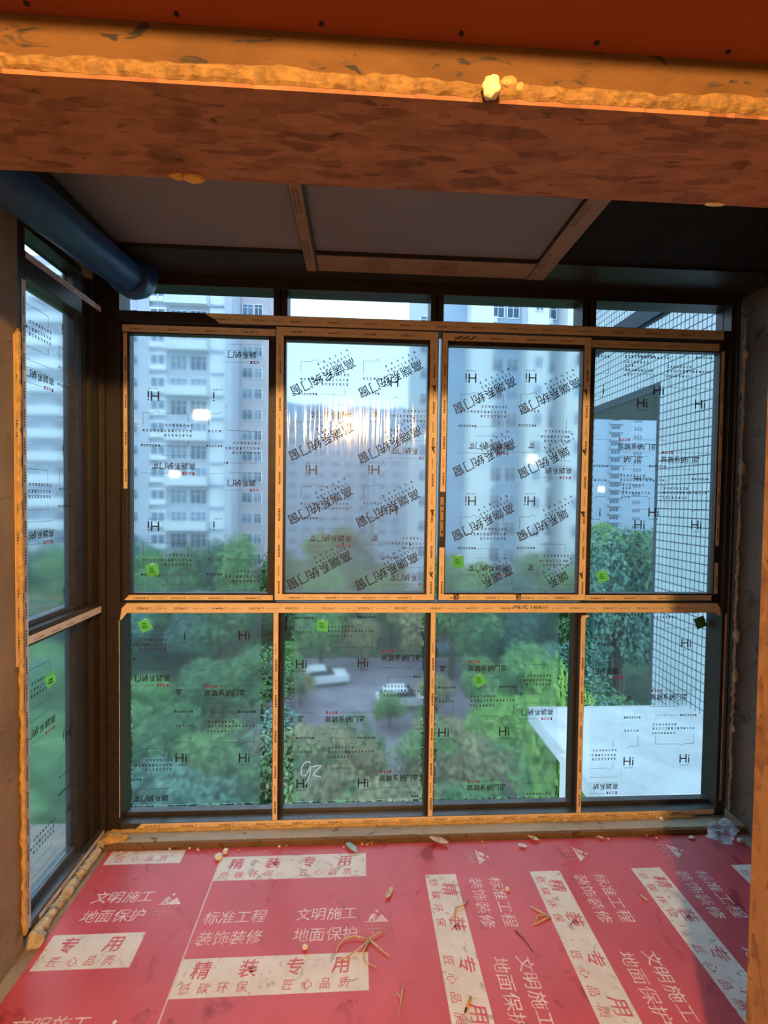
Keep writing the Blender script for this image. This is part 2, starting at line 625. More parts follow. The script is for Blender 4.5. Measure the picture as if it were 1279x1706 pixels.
class Print:
    """flat lettering and marks collected in a 2-D frame, then laid on a plane"""

    def __init__(self, place, clip=None):
        self.place, self.clip = place, clip
        self.layers = {}
        self.split = None

    def lay(self, ink, pts, faces):
        mb = self.layers.setdefault(ink, MB())
        b = len(mb.v)
        mb.v += [self.place(x, y) for x, y in pts]
        mb.f += [tuple(b + i for i in f) for f in faces]

    def inside(self, pts):
        if not self.clip:
            return True
        x0, x1, y0, y1 = self.clip
        return all(x0 <= x <= x1 and y0 <= y <= y1 for x, y in pts)

    def rect(self, ink, x0, x1, y0, y1, T=None):
        P = [(x0, y0), (x1, y0), (x1, y1), (x0, y1)]
        if T:
            P = [T(*p) for p in P]
        if self.clip:
            a, b, c, d = self.clip
            cx = [min(max(p[0], a), b) for p in P]
            cy = [min(max(p[1], c), d) for p in P]
            if max(cx) - min(cx) < 4e-4 or max(cy) - min(cy) < 4e-4:
                return
            P = list(zip(cx, cy))
        self.lay(ink, P, [(0, 1, 2, 3)])

    def text(self, ink, body, x, y, size, adv=None, T=None, thick=0.0, slant=0.0, sx=1.0):
        """one glyph at a time from (x, y) on the baseline; size = em; adv = advance"""
        cx = x
        for ch in body:
            if ch == ' ':
                cx += (adv or size) * 0.6
                continue
            vs, fs, wdt = glyph(ch, thick)
            P = [(cx + (vx * sx + slant * vy) * size, y + vy * size) for vx, vy in vs]
            if T:
                P = [T(*p) for p in P]
            if self.inside(P):
                self.lay(ink, P, fs)
                if self.split:
                    self.build_split('character', self.split)
            cx += adv if adv else (wdt + 0.12) * size
        return cx

    def blur(self, ink, x, y, n, cw, h, T=None, gap=0.35, seed=0):
        """a row of small illegible characters"""
        rnd = random.Random(seed + int(x * 1000) + int(y * 977))
        for i in range(n):
            a = x + i * cw
            w = cw * (1 - gap)
            hh = h * rnd.uniform(0.75, 1.0)
            self.rect(ink, a, a + w, y, y + h * 0.22, T)
            self.rect(ink, a, a + w * rnd.uniform(0.7, 1), y + hh - h * 0.22, y + hh, T)
            self.rect(ink, a + w * rnd.uniform(0.1, 0.6), a + w * 0.72, y, y + hh, T)

    def line(self, ink, pts, w, T=None):
        for (ax, ay), (bx, by) in zip(pts, pts[1:]):
            d = math.hypot(bx - ax, by - ay)
            if d < 1e-6:
                continue
            nx, ny = -(by - ay) / d * w / 2, (bx - ax) / d * w / 2
            P = [(ax + nx, ay + ny), (bx + nx, by + ny), (bx - nx, by - ny), (ax - nx, ay - ny)]
            if T:
                P = [T(*p) for p in P]
            if self.inside(P):
                self.lay(ink, P, [(3, 2, 1, 0)])

    def build(self, name, parent):
        out = []
        for ink, mb in self.layers.items():
            out.append(tag(mb.build(name, ink, parent), kind='stuff'))
        return out

    def build_split(self, name, parent):
        """each character laid so far as a part of its own"""
        for ink, mb in self.layers.items():
            mb.build(name, ink, parent)
        self.layers = {}


# ================================================================== THE ROOM
YW = 2.1


def struct(name, mb, mat, smooth=False):
    return tag(mb.build(name, mat, None, at=(0, 0, 0), smooth=smooth), kind='structure')


floor = struct('floor', MB().box(-2.6, 2.6, -2.6, 2.2, -0.15, 0.0), 'concrete')
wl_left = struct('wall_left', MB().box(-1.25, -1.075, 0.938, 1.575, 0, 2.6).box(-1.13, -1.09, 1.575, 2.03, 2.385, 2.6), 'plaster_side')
wl_right = struct('wall_right', MB().box(1.785, 1.98, 0.938, 2.22, 0, 2.6), 'plaster_shaded')
struct('wall_back', MB().box(-2.6, 2.6, -2.7, -2.6, 0, 2.7), 'plaster_room')
struct('wall_room_left', MB().box(-2.7, -2.6, -2.6, 0.73, 0, 2.7), 'plaster_room')
struct('wall_room_right', MB().box(2.6, 2.7, -2.6, 0.73, 0, 2.7), 'plaster_room')
struct('ceiling', MB().box(-2.6, 2.6, -2.6, 0.73, 2.6, 2.7), 'plaster_room')
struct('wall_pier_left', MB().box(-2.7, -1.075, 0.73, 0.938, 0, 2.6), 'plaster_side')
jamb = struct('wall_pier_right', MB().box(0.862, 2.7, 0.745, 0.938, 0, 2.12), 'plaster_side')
MB().box(0.848, 0.862, 0.735, 0.945, 0, 2.118).build('jamb_board', 'osb_jamb', jamb)
lintel = struct('wall_lintel', MB().box(-2.7, 2.7, 0.73, 0.932, 2.118, 2.6), 'beam_plaster')
MB().box(-1.5, 0.862, 0.730, 0.942, 2.105, 2.118).build('soffit_board', 'osb_soffit', lintel)
# dropped drywall strip with its row of screws
drop = struct('ceiling_drop', MB().box(-2.6, 2.6, 0.43, 0.729, 2.19, 2.2).box(-2.6, 2.6, 0.43, 0.44, 2.2, 2.6), 'drywall_red_bounce')
scr = MB().tube([(0, 0, 0.0), (0, 0, -0.0015)], 0.0038, 10).mesh('screw', 'screw_head')
for i in range(-6, 8):
    inst('screw', scr, drop, (-0.06 + i * 0.206, 0.714, 2.19))

# balcony roof: frame members, boards
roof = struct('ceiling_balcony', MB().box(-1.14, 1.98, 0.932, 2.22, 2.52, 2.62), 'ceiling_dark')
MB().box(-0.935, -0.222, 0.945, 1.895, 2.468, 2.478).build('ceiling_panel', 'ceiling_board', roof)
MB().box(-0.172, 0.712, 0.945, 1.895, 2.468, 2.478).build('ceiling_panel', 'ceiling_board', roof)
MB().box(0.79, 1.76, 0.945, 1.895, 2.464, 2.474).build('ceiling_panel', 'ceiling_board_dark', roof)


def ceil_member(x0, x1, y0, y1, z0, mat):
    return MB().box(x0, x1, y0, y1, z0, 2.53).build('ceiling_beam', mat, roof)


m1 = ceil_member(-0.222, -0.172, 0.94, 2.03, 2.45, 'bronze')
m2 = ceil_member(0.712, 0.79, 0.94, 2.03, 2.45, 'bronze')
m3 = ceil_member(-0.172, 0.712, 1.895, 2.03, 2.452, 'bronze')
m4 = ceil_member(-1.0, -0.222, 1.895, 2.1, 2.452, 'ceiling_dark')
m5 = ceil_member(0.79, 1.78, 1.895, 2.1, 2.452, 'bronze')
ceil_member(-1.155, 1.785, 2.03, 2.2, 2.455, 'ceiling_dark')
m6 = ceil_member(-0.985, -0.935, 0.94, 1.9, 2.452, 'ceiling_dark')
# protective tape on those members with its small print
for mem, x0, x1, y0, y1 in ((m1, -0.22, -0.182, 0.945, 2.028), (m2, 0.714, 0.788, 0.945, 2.028), (m3, -0.170, 0.711, 1.90, 2.026)):
    zt = 2.449 if mem is not m3 else 2.451
    tp = MB().box(x0, x1, y0, y1, zt, zt + 0.001).build('tape', 'tape_shaded', mem)
    pr = Print(lambda x, y, z=zt: (x, y, z - 0.0006))
    if mem is m3:
        for xc in (0.02, 0.30):
            for r in range(4):
                pr.blur('tape_ink', xc, y0 + 0.02 + r * 0.024, 8, 0.013, 0.012)
    else:
        for yc in (1.50, 1.80, 1.20):
            for r in range(12):
                pr.rect('tape_ink', x0 + 0.006, x0 + 0.013, yc + r * 0.011, yc + r * 0.011 + 0.006)
                pr.rect('tape_ink', x0 + 0.018, x0 + 0.026, yc + r * 0.011, yc + r * 0.011 + 0.006)
    pr.build('tape_print', mem)

# foam line along the foot of the beam face: one lumpy bead


def bead(pts, r0_, r1_, seed, n=90, jit=0.004, seg=8):
    rnd = random.Random(seed)
    P = [Vector(p) for p in pts]
    tot = sum((b - a).length for a, b in zip(P, P[1:]))
    out, rad = [], []
    for i in range(n + 1):
        t = i / n * tot
        k = 0
        while k < len(P) - 2 and t > (P[k + 1] - P[k]).length:
            t -= (P[k + 1] - P[k]).length
            k += 1
        q = P[k].lerp(P[k + 1], min(1, t / (P[k + 1] - P[k]).length))
        out.append(q + Vector((rnd.uniform(-jit, jit), rnd.uniform(-jit, jit), rnd.uniform(-jit, jit))))
        e = 0.35 if i in (0, n) else 1.0
        rad.append(e * (r0_ + (r1_ - r0_) * (0.5 + 0.5 * noise.noise(Vector((i * 0.31, seed * 5.3, 0)))) + rnd.uniform(-0.1, 0.1) * r0_))
    return MB().tube(out, rad, seg)


mb = MB()
nx_, nz_ = 420, 7
for i in range(nx_ + 1):
    x = -1.07 + 1.92 * i / nx_
    top = 2.136 + 0.007 * noise.noise(Vector((x * 9, 0.3, 0))) + 0.005 * noise.noise(Vector((x * 38, 4.3, 0)))
    bot = 2.1115 + 0.0025 * noise.noise(Vector((x * 60, 9.3, 0)))
    for k in range(nz_ + 1):
        t = k / nz_
        rel = math.sin(math.pi * t) ** 0.6 * (0.006 + 0.004 * noise.noise(Vector((x * 22, t * 2.0, 5))) + 0.003 * noise.noise(Vector((x * 80, t * 4.0, 8))))
        mb.v.append((x, 0.7295 - max(0.0, rel), bot + (top - bot) * t))
for i in range(nx_):
    for k in range(nz_):
        a = i * (nz_ + 1) + k
        mb.f.append((a, a + nz_ + 1, a + nz_ + 2, a + 1))
mb.f.append(tuple((i * (nz_ + 1)) for i in range(nx_ + 1)) + tuple((i * (nz_ + 1) + nz_) for i in range(nx_, -1, -1)))
tag(mb.build('foam_bead', 'foam_beam'), 'ragged orange foam line between the beam face and the strand board', 'foam')
tag(MB().lump((0.193, 0.717, 2.117), 0.016, 4, 0.4, 3, (0.85, 0.8, 1.1)).build('foam_lump', 'foam_bright', smooth=True),
    'bright yellow blob of foam hanging from the beam edge', 'foam')
tag(MB().lump((0.222, 0.725, 2.132), 0.010, 9, 0.5, 2, (1.4, 0.7, 0.8)).lump((0.238, 0.726, 2.126), 0.007, 5, 0.5, 2).build('foam_lump', 'foam', smooth=True),
    'rough orange foam knob just right of the bright yellow blob', 'foam')
tag(MB().lump((-0.345, 0.935, 2.106), 0.012, 2, 0.5, 2, (1.3, 0.7, 0.7)).lump((-0.315, 0.937, 2.104), 0.014, 7, 0.4, 2, (1.6, 0.7, 0.7)).build('foam_lump', 'foam', smooth=True),
    'small foam crumbs sticking out under the far edge of the strand board, left', 'foam')
tag(MB().lump((0.715, 0.939, 2.106), 0.009, 8, 0.4, 2, (2.6, 0.6, 0.5)).build('foam_lump', 'foam_bright', smooth=True),
    'thin pale foam smear under the far edge of the strand board, right', 'foam')

# drain pipe high on the left
pp = empty('drain_pipe', (-0.905, 0.98, 2.275), 'blue drain pipe running along the ceiling above the left window', 'pipe')
p0, p1 = Vector((-0.90, 0.95, 2.268)), Vector((-0.905, 1.93, 2.355))
MB().tube([p0, p1], 0.062, 32).build('pipe_run', 'pipe_blue', pp, smooth=True)
d = (p1 - p0).normalized()
MB().tube([p1 - d * 0.01, p1 + d * 0.055], 0.071, 32).build('socket_collar', 'pipe_blue', pp, smooth=True)
el = []
for k in range(9):
    a = math.pi / 2 * k / 8
    el.append(p1 + d * 0.05 + Vector((0, 0.075 * math.sin(a), 0.075 * (1 - math.cos(a)))))
el.append(el[-1] + Vector((0, 0, 0.05)))
MB().tube(el, 0.062, 24).build('elbow', 'pipe_blue', pp, smooth=True)

# ================================================================== FRONT WINDOW
win = empty('window_1', (0.345, YW, 0.03), kind='structure')


def bar(name, x0, x1, y0, y1, z0, z1, mat='bronze', parent=None, bv=0.0015):
    o = MB().box(x0, x1, y0, y1, z0, z1).build(name, mat, parent or win)
    if bv:
        bevel(o, bv, 1)
    return o


XL, XR = -1.02, 1.70
bar('frame_bar', -1.075, XL, 2.10, 2.2, 0.03, 2.46)
bar('frame_bar', XR, 1.745, 2.10, 2.2, 0.03, 2.46)
bar('frame_lip', 1.722, 1.732, 2.092, 2.10, 0.08, 2.44, 'bronze_sill')
bar('frame_bar', XL, XR, 2.10, 2.2, 0.03, 0.060, 'bronze_sill')
bar('glazing_bead', XL, XR, 2.15, 2.186, 0.060, 0.078, 'bronze_sill')
bar('frame_bar', XL, XR, 2.10, 2.2, 0.990, 1.037)
bar('frame_bar', XL, XR, 2.10, 2.2, 2.243, 2.288)
bar('frame_bar', XL, XR, 2.10, 2.2, 2.402, 2.46)
bar('gasket_strip', XL, XR, 2.17, 2.19, 0.985, 0.9905, 'gasket')
MULL = (-0.352, 0.3465, 1.038)
for mx in MULL:
    bar('mullion', mx - 0.013, mx + 0.013, 2.10, 2.2, 0.06, 0.99)
    sd = 1 if mx < 0 else -1
    bar('glazing_bead', mx + sd * 0.013, mx + sd * 0.026, 2.13, 2.186, 0.078, 0.99)
for a, b in ((-0.372, -0.312), (0.315, 0.373), (1.003, 1.067)):
    bar('transom_post', a, a + 0.026, 2.105, 2.2, 2.288, 2.402)
    bar('transom_post', b - 0.026, b, 2.105, 2.2, 2.288, 2.402)
    bar('transom_post', a + 0.02, b - 0.02, 2.13, 2.2, 2.288, 2.402, 'gasket')
# corner post with its upright fins between the two windows
for k, (x0, x1, y0, y1) in enumerate(((-1.10, -1.075, 2.085, 2.16), (-1.13, -1.10, 2.03, 2.16), (-1.145, -1.115, 2.0, 2.16), (-1.155, -1.13, 1.985, 2.16))):
    bar('corner_fin', x0, x1, y0, y1, 0.03, 2.46)


def tape(x0, x1, z0, z1, y=2.0992, mat='tape', dense=0.16, parent=None, cut=None, phase=0.0):
    """strip of protective tape with its small line of print"""
    o = MB().box(x0, x1, y, y + 0.0008, z0, z1) if cut is None else MB().prism(cut, 1, y, y + 0.0008)
    o = o.build('tape', mat, parent or win)
    pr = Print(lambda a, b, yy=y: (a, yy - 0.0004, b))
    if x1 - x0 > z1 - z0:
        h = min(0.008, (z1 - z0) * 0.4)
        zc = (z0 + z1) / 2 - h * 0.7
        x = x0 + 0.03 + phase
        k = 0
        while x + 0.1 < x1:
            if k % 2 == 0:
                pr.blur('tape_ink', x, zc, 6, 0.0085, h, gap=0.2, seed=k)
                pr.rect('tape_ink', x + 0.056, x + 0.0575, zc, zc + h)
                pr.rect('tape_ink', x + 0.062, x + 0.0635, zc, zc + h)
                pr.rect('tape_ink', x + 0.056, x + 0.0635, zc + h * 0.9, zc + h * 1.05)
            else:
                pr.blur('tape_ink', x, zc + h * 0.2, 5, 0.010, h * 0.6, gap=0.55, seed=k)
            x += dense * 0.5
            k += 1
    else:
        w = min(0.008, (x1 - x0) * 0.4)
        xc = (x0 + x1) / 2 - w * 0.3
        z = z0 + 0.03 + phase
        k = 0
        while z + 0.1 < z1:
            n = 6 if k % 2 == 0 else 5
            for i in range(n):
                hh = 0.0062 if k % 2 == 0 else 0.0042
                pr.rect('tape_ink', xc, xc + w * (1 if k % 2 == 0 else 0.6), z + i * 0.0095, z + i * 0.0095 + hh)
            z += dense * 0.5
            k += 1
    pr.build('tape_print', o)
    return o


# tape on the frame
tape(-1.0, 1.672, 0.9915, 1.0345, phase=0.02, cut=[(-1.012, 1.012), (-0.99, 1.0345), (1.672, 1.0345), (1.690, 1.012), (1.694, 0.978), (1.68, 0.978), (1.666, 0.9915), (-0.99, 0.9915), (-1.013, 0.962), (-1.02, 0.962)])
tape(-0.65, 1.66, 2.2455, 2.2850, cut=[(-0.665, 2.2855), (-0.62, 2.262), (-0.60, 2.2455), (1.665, 2.2455), (1.665, 2.285)])
tape(-0.945, 1.69, 0.0365, 0.0585, cut=[(-0.955, 0.0365), (-0.93, 0.0585), (1.69, 0.0585), (1.69, 0.0365)])
tape(-1.0245, -1.0215, 0.09, 0.96, mat='tape_pale')
for mx, zt in zip(MULL, (0.9905, 0.9905, 0.967)):
    o = tape(mx - 0.0105, mx + 0.0105, 0.061, zt)
MB().prism([(1.0275, 0.967), (1.0485, 0.967), (1.062, 0.973), (1.060, 0.981), (1.03, 0.978)], 1, 2.094, 2.0985).build('tape_end', 'tape', win)
tape(1.716, 1.722, 0.10, 0.985, mat='tape_pale')
# handwriting on the middle tape
pr = Print(lambda a, b: (a, 2.0984, b))
hx = 0.71
for st in ([(0, .012), (.010, .016), (.004, .002), (.014, .018), (.016, .004)], [(.020, .016), (.032, .012)], [(.024, .02), (.026, .002), (.018, .008), (.034, .004)],
           [(.038, .018), (.044, .012), (.038, .004)], [(.046, .016), (.058, .016), (.048, .006), (.062, .002)], [(.072, .014), (.080, .014), (.073, .005), (.082, .004)],
           [(.094, .018), (.086, .008), (.092, .004), (.094, .010), (.087, .009)], [(.100, .02), (.098, .002)], [(.104, .008), (.112, .016), (.110, .006), (.118, .014)], [(.122, .010), (.134, .012)], [(.144, .022), (.138, .004)]):
    pr.line('ink_black', [(hx + x * 1.1, 1.008 + z * 0.95) for x, z in st], 0.0022)
pr.build('handwriting', win)


def sash(x0, x1, z0, z1, bl, br, bb, bt, y0, y1):
    o = MB().box(x0, x0 + bl, y0, y1, z0, z1).box(x1 - br, x1, y0, y1, z0, z1).box(x0 + bl, x1 - br, y0, y1, z0, z0 + bb).box(x0 + bl, x1 - br, y0, y1, z1 - bt, z1)
    s = bevel(o.build('sash', 'bronze', win), 0.0012, 1)
    return s


# fixed and sliding lights of the middle row
s1 = sash(-1.02, -0.36, 1.040, 2.240, 0.034, 0.034, 0.034, 0.040, 2.12, 2.16)
s4 = sash(1.045, 1.70, 1.040, 2.240, 0.03, 0.034, 0.036, 0.046, 2.12, 2.16)
s2 = sash(-0.361, 0.353, 1.045, 2.241, 0.044, 0.048, 0.036, 0.056, 2.10, 2.14)
s3 = sash(0.366, 1.045, 1.045, 2.238, 0.030, 0.036, 0.036, 0.054, 2.10, 2.14)
# tape round the sashes
tape(-1.012, -0.996, 1.53, 2.20, y=2.119)
tape(-1.016, -0.365, 2.205, 2.235, y=2.119)
tape(-1.0, -0.37, 1.043, 1.066, y=2.119, cut=[(-1.012, 1.043), (-0.99, 1.066), (-0.37, 1.066), (-0.37, 1.043)])
tape(-0.358, -0.326, 1.048, 2.239, parent=win)
tape(0.314, 0.350, 1.048, 2.239)
tape(-0.326, 0.314, 1.048, 1.074)
tape(-0.326, 0.314, 2.203, 2.239)
tape(0.369, 0.392, 1.535, 2.236)
tape(0.369, 0.392, 1.048, 1.285)
tape(1.013, 1.043, 1.048, 2.236)
tape(0.392, 1.013, 1.048, 1.074)
tape(0.392, 1.013, 2.203, 2.236)
tape(1.05, 1.66, 1.043, 1.068, y=2.119)
tape(1.05, 1.66, 2.20, 2.234, y=2.119)
tape(1.672, 1.688, 1.30, 2.20, y=2.119)
tape(1.672, 1.688, 1.075, 1.22, y=2.119)


def handle(x, z0, z1, y, w, mat):
    h = MB().box(x - w / 2, x + w / 2, y - 0.004, y, z0, z1)
    h = bevel(h.build('handle', mat, win), 0.002, 2)
    MB().tube([(x, y - 0.004, z0 + (z1 - z0) * 0.78), (x, y - 0.006, z0 + (z1 - z0) * 0.78)], w * 0.25, 10).build('screw', 'screw_head', h)
    MB().tube([(x, y - 0.004, z0 + (z1 - z0) * 0.12), (x, y - 0.006, z0 + (z1 - z0) * 0.12)], w * 0.25, 10).build('screw', 'screw_head', h)
    g = MB().prism([(z0 + (z1 - z0) * 0.38, y - 0.004), (z0 + (z1 - z0) * 0.42, y - 0.012), (z0 + (z1 - z0) * 0.62, y - 0.012), (z0 + (z1 - z0) * 0.66, y - 0.004)], 0, x - w * 0.3, x + w * 0.3)
    g.v = [(p[0], p[2], p[1]) for p in g.v]
    g.build('finger_pull', mat, h)
    return h


handle(0.3775, 1.333, 1.512, 2.099, 0.017, 'handle_metal')
handle(-1.003, 1.31, 1.51, 2.119, 0.015, 'bronze')

# panes, films, print, stickers


def unit(P, hx_, hz_, rot):
    s = -1 if rot else 1

    def T(x, y):
        return (hx_ + s * x, hz_ + s * y)
    P.text('ink_black', 'Hi', -0.026, -0.022, 0.062, T=T)
    P.blur('ink_soft', -0.024, -0.036, 5, 0.0096, 0.006, T)
    P.text('ink_black', '高端系统门窗', -0.182, 0.291, 0.0318, adv=0.0318, T=T, thick=0.012)
    P.blur('ink_red', -0.178, 0.329, 4, 0.0145, 0.012, T, gap=0.2)
    P.rect('ink_soft', -0.112, 0.054, 0.3345, 0.3358, T)
    P.rect('ink_soft', -0.178, 0.004, 0.2835, 0.2845, T)
    P.blur('ink_soft', -0.178, 0.256, 15, 0.0098, 0.0035, T)
    P.rect('ink_soft', -0.148, -0.116, 0.2135, 0.2147, T)
    P.blur('ink_red', -0.11, 0.211, 2, 0.009, 0.006, T)
    P.rect('ink_soft', -0.088, -0.036, 0.2135, 0.2147, T)
    P.blur('ink_black', -0.030, 0.2095, 7, 0.0122, 0.0095, T, gap=0.12)
    P.blur('ink_soft', -0.166, 0.164, 8, 0.0155, 0.0105, T)
    P.blur('ink_soft', -0.166, 0.144, 14, 0.0155, 0.0105, T)
    P.blur('ink_soft', -0.170, 0.121, 8, 0.0155, 0.0105, T)
    lw = 0.0016
    P.line('ink_soft', [(-0.151, 0.2145), (-0.151, 0.19)], lw, T)
    P.line('ink_soft', [(-0.151, 0.112), (-0.151, 0.072)], lw, T)
    P.line('ink_soft', [(-0.151, 0.072), (-0.03, 0.072)], lw, T)
    P.line('ink_soft', [(-0.03, 0.072), (-0.018, 0.062)], lw, T)
    P.line('ink_soft', [(-0.018, 0.062), (0.0, 0.072)], lw, T)
    P.line('ink_soft', [(0.0, 0.072), (0.043, 0.072)], lw, T)
    P.line('ink_soft', [(0.043, 0.072), (0.043, 0.125)], lw, T)


def pane(x0, x1, z0, z1, yp, films, fmat='film_print', gmat='pane_glass'):
    """pane of glass; its print lies at yp, the film just behind, the glass behind that"""
    g = MB().box(x0, x1, yp + 0.004, yp + 0.016, z0, z1).build('pane', gmat, win)
    done = []
    for k, (a, b, rot, his) in enumerate(films):
        a2, b2 = max(a, x0 + 0.001), min(b, x1 - 0.001)
        if not any(da < b2 - 0.05 and db > a2 + 0.05 for da, db in done):
            MB().box(a2, b2, yp + 0.0015, yp + 0.0025, z0 + 0.004, z1 - 0.003).build('protective_film', fmat, g)
            done.append((a2, b2))
        P = Print(lambda x, z, y=yp - 0.0004 * k: (x, y, z), clip=(a2 + 0.002, b2 - 0.002, z0 + 0.008, z1 - 0.006))
        for hx_, hz_ in his:
            unit(P, hx_, hz_, rot)
        P.build('printing', g)
    return g


PL1 = pane(-1.02, -0.365, 0.078, 0.99, 2.19, [(-1.012, -0.824, 180, [(-1.026, 0.973), (-1.001, 0.417)]), (-0.824, -0.435, 0, [(-0.798, 0.868), (-0.51, 0.867), (-0.792, 0.302), (-0.507, 0.297)])])
PL2 = pane(-0.339, 0.3335, 0.078, 0.99, 2.19, [(-0.281, 0.105, 0, [(-0.249, 0.732), (0.036, 0.736), (-0.242, 0.17), (0.043, 0.167)]), (0.107, 0.31, 0, [(0.302, 0.454), (0.299, -0.116)])])
PL3 = pane(0.3595, 1.025, 0.078, 0.99, 2.19, [(0.385, 0.776, 0, [(0.42, 0.401), (0.711, 0.402), (0.422, 0.972), (0.714, 0.971), (0.717, -0.172)]), (0.778, 0.966, 180, [(0.764, 0.794), (0.773, 0.221)])])
PL4 = pane(1.051, 1.70, 0.078, 0.99, 2.19, [(1.131, 1.291, 180, [(1.109, 0.988), (1.094, 0.426)]), (1.293, 1.695, 0, [(1.312, 0.811), (1.597, 0.822), (1.325, 0.246), (1.606, 0.255)])], 'film_thin')
PU1 = pane(-0.986, -0.394, 1.074, 2.20, 2.14, [(-0.984, -0.593, 180, [(-0.896, 1.935), (-0.615, 1.937), (-0.896, 1.365), (-0.613, 1.368)]), (-0.591, -0.433, 180, [(-0.603, 2.428), (-0.602, 1.864), (-0.6, 1.293)])])
PU2 = pane(-0.317, 0.305, 1.081, 2.185, 2.12, [(-0.315, 0.112, 180, [(-0.211, 2.171), (0.064, 2.18), (-0.206, 1.623), (0.071, 1.628)]), (0.114, 0.302, 180, [(0.151, 2.018), (0.154, 1.449)])], 'film_dense')
PU3 = pane(0.396, 1.009, 1.081, 2.184, 2.12, [(0.398, 0.826, 180, [(0.502, 2.046), (0.777, 2.054), (0.51, 1.494), (0.783, 1.497)]), (0.828, 1.003, 180, [(0.796, 1.941), (0.803, 1.374)])], 'film_dense')
PU4 = pane(1.075, 1.666, 1.076, 2.194, 2.14, [(1.080, 1.664, 0, [(1.106, 2.018), (1.39, 2.02), (1.104, 1.451), (1.383, 1.454)]), (1.221, 1.664, 0, [(1.314, 1.96), (1.592, 1.961), (1.316, 1.395), (1.592, 1.397)])], 'film_thin')
for a, b in ((-1.02, -0.372), (-0.312, 0.315), (0.373, 1.003), (1.067, 1.70)):
    MB().box(a, b, 2.144, 2.156, 2.288, 2.402).build('transom_pane', 'pane_transom', win)

# plastic wrap on the two sliding sashes with slanting lettering
for (pn, x0, x1, mat, cs) in ((PU2, -0.3165, 0.3045, 'wrap_creased', [(-0.164, 2.036), (0.134, 2.036), (-0.169, 1.753), (0.135, 1.745), (-0.17, 1.472), (0.129, 1.462), (-0.172, 1.184), (0.129, 1.18)]),
                              (PU3, 0.3965, 1.0085, 'wrap_smooth', [(0.558, 1.974), (0.855, 1.978), (0.561, 1.694), (0.859, 1.69), (0.561, 1.405), (0.86, 1.406), (0.562, 1.122), (0.866, 1.123)])):
    MB().poly([(x0, 2.1125, 1.082), (x1, 2.1125, 1.082), (x1, 2.1125, 2.184), (x0, 2.1125, 2.184)]).build('plastic_wrap', mat, pn)
    P = Print(lambda x, z: (x, 2.111, z), clip=(x0, x1, 1.083, 2.184))
    P.split = pn
    for cx_, cz_ in cs:
        an = math.radians(180 + 27)
        ca, sa = math.cos(an), math.sin(an)

        def T(x, y, cx_=cx_, cz_=cz_, ca=ca, sa=sa):
            return (cx_ + ca * x - sa * y, cz_ + sa * x + ca * y)
        P.text('ink_black', '高端系统门窗', -0.158, -0.012, 0.052, adv=0.0525, T=T, thick=0.006)
        P.blur('ink_soft', -0.15, -0.033, 9, 0.017, 0.012, T, gap=0.55)
        P.blur('ink_soft', -0.155, -0.055, 6, 0.028, 0.009, T, gap=0.7)
    P.build('fine_lettering', pn)
    # where the wrap laps over the right stile and the foot of the sash
    P = Print(lambda x, z: (x, 2.0984, z))
    for zz in (1.99, 1.72, 1.44, 1.16):
        xb = x1 + (0.030 if pn is PU2 else 0.014)
        P.line('ink_black', [(xb - 0.008, zz + 0.014), (xb + 0.006, zz - 0.012)], 0.005)
        P.line('ink_black', [(xb - 0.006, zz + 0.008), (xb + 0.008, zz + 0.012)], 0.004)
        P.line('ink_black', [(xb + 0.004, zz + 0.016), (xb + 0.002, zz - 0.002)], 0.004)
    if pn is PU3:
        for xx in (0.435, 0.72):
            P.text('ink_black', '窗', xx, 1.052, 0.030, thick=0.01)
        for xx in (0.44, 0.47, 0.5):
            P.line('ink_black', [(xx - 0.02, 2.205), (xx + 0.02, 2.226)], 0.004)
            P.line('ink_black', [(xx, 2.206), (xx + 0.004, 2.222)], 0.003)
    P.build('lettering_overlap', win)

# green stickers


def sticker(pn, x, z, y, rot, mat='sticker_green', r=0.027):
    pts = [(x + r * math.sqrt(2) * math.cos(rot + math.pi / 4 + k * math.pi / 2) * (1 if k % 2 else 0.9), z + r * math.sqrt(2) * math.sin(rot + math.pi / 4 + k * math.pi / 2)) for k in range(4)]
    o = MB().poly([(p[0], y, p[1]) for p in pts]).build('sticker', mat, pn)
    return o


for pn, x, z, y, r, m_ in ((PU1, -0.899, 1.172, 2.1385, 0.15, 'sticker_green'), (PU3, 0.457, 1.221, 2.110, 0.0, 'sticker_green'), (PU4, 1.143, 1.152, 2.1385, 0.45, 'sticker_green'),
                           (PL1, -0.952, 0.913, 2.1885, 0.4, 'sticker_green'), (PL2, -0.154, 0.911, 2.1885, -0.15, 'sticker_green'), (PL3, 0.585, 0.649, 2.1885, 0.6, 'sticker_green'), (PL4, 1.663, 0.921, 2.1885, 0.35, 'sticker_dark')):
    sticker(pn, x, z, y, r, m_)
    mk = MB()
    for i in range(3):
        xa, xb_, za, zb = x - 0.014, x + 0.012 - 0.004 * i, z - 0.012 + i * 0.009, z - 0.007 + i * 0.009
        mk.poly([(xa, y - 0.0006, za), (xb_, y - 0.0006, za), (xb_, y - 0.0006, zb), (xa, y - 0.0006, zb)])
    mk.build('sticker_mark', 'sticker_mark', pn)
    if m_ == 'sticker_green':
        MB().poly([(x - 0.018, y - 0.001, z + 0.022), (x + 0.012, y - 0.001, z + 0.024), (x + 0.004, y - 0.006, z + 0.034)]).build('sticker_curl', 'sticker_tip', pn)
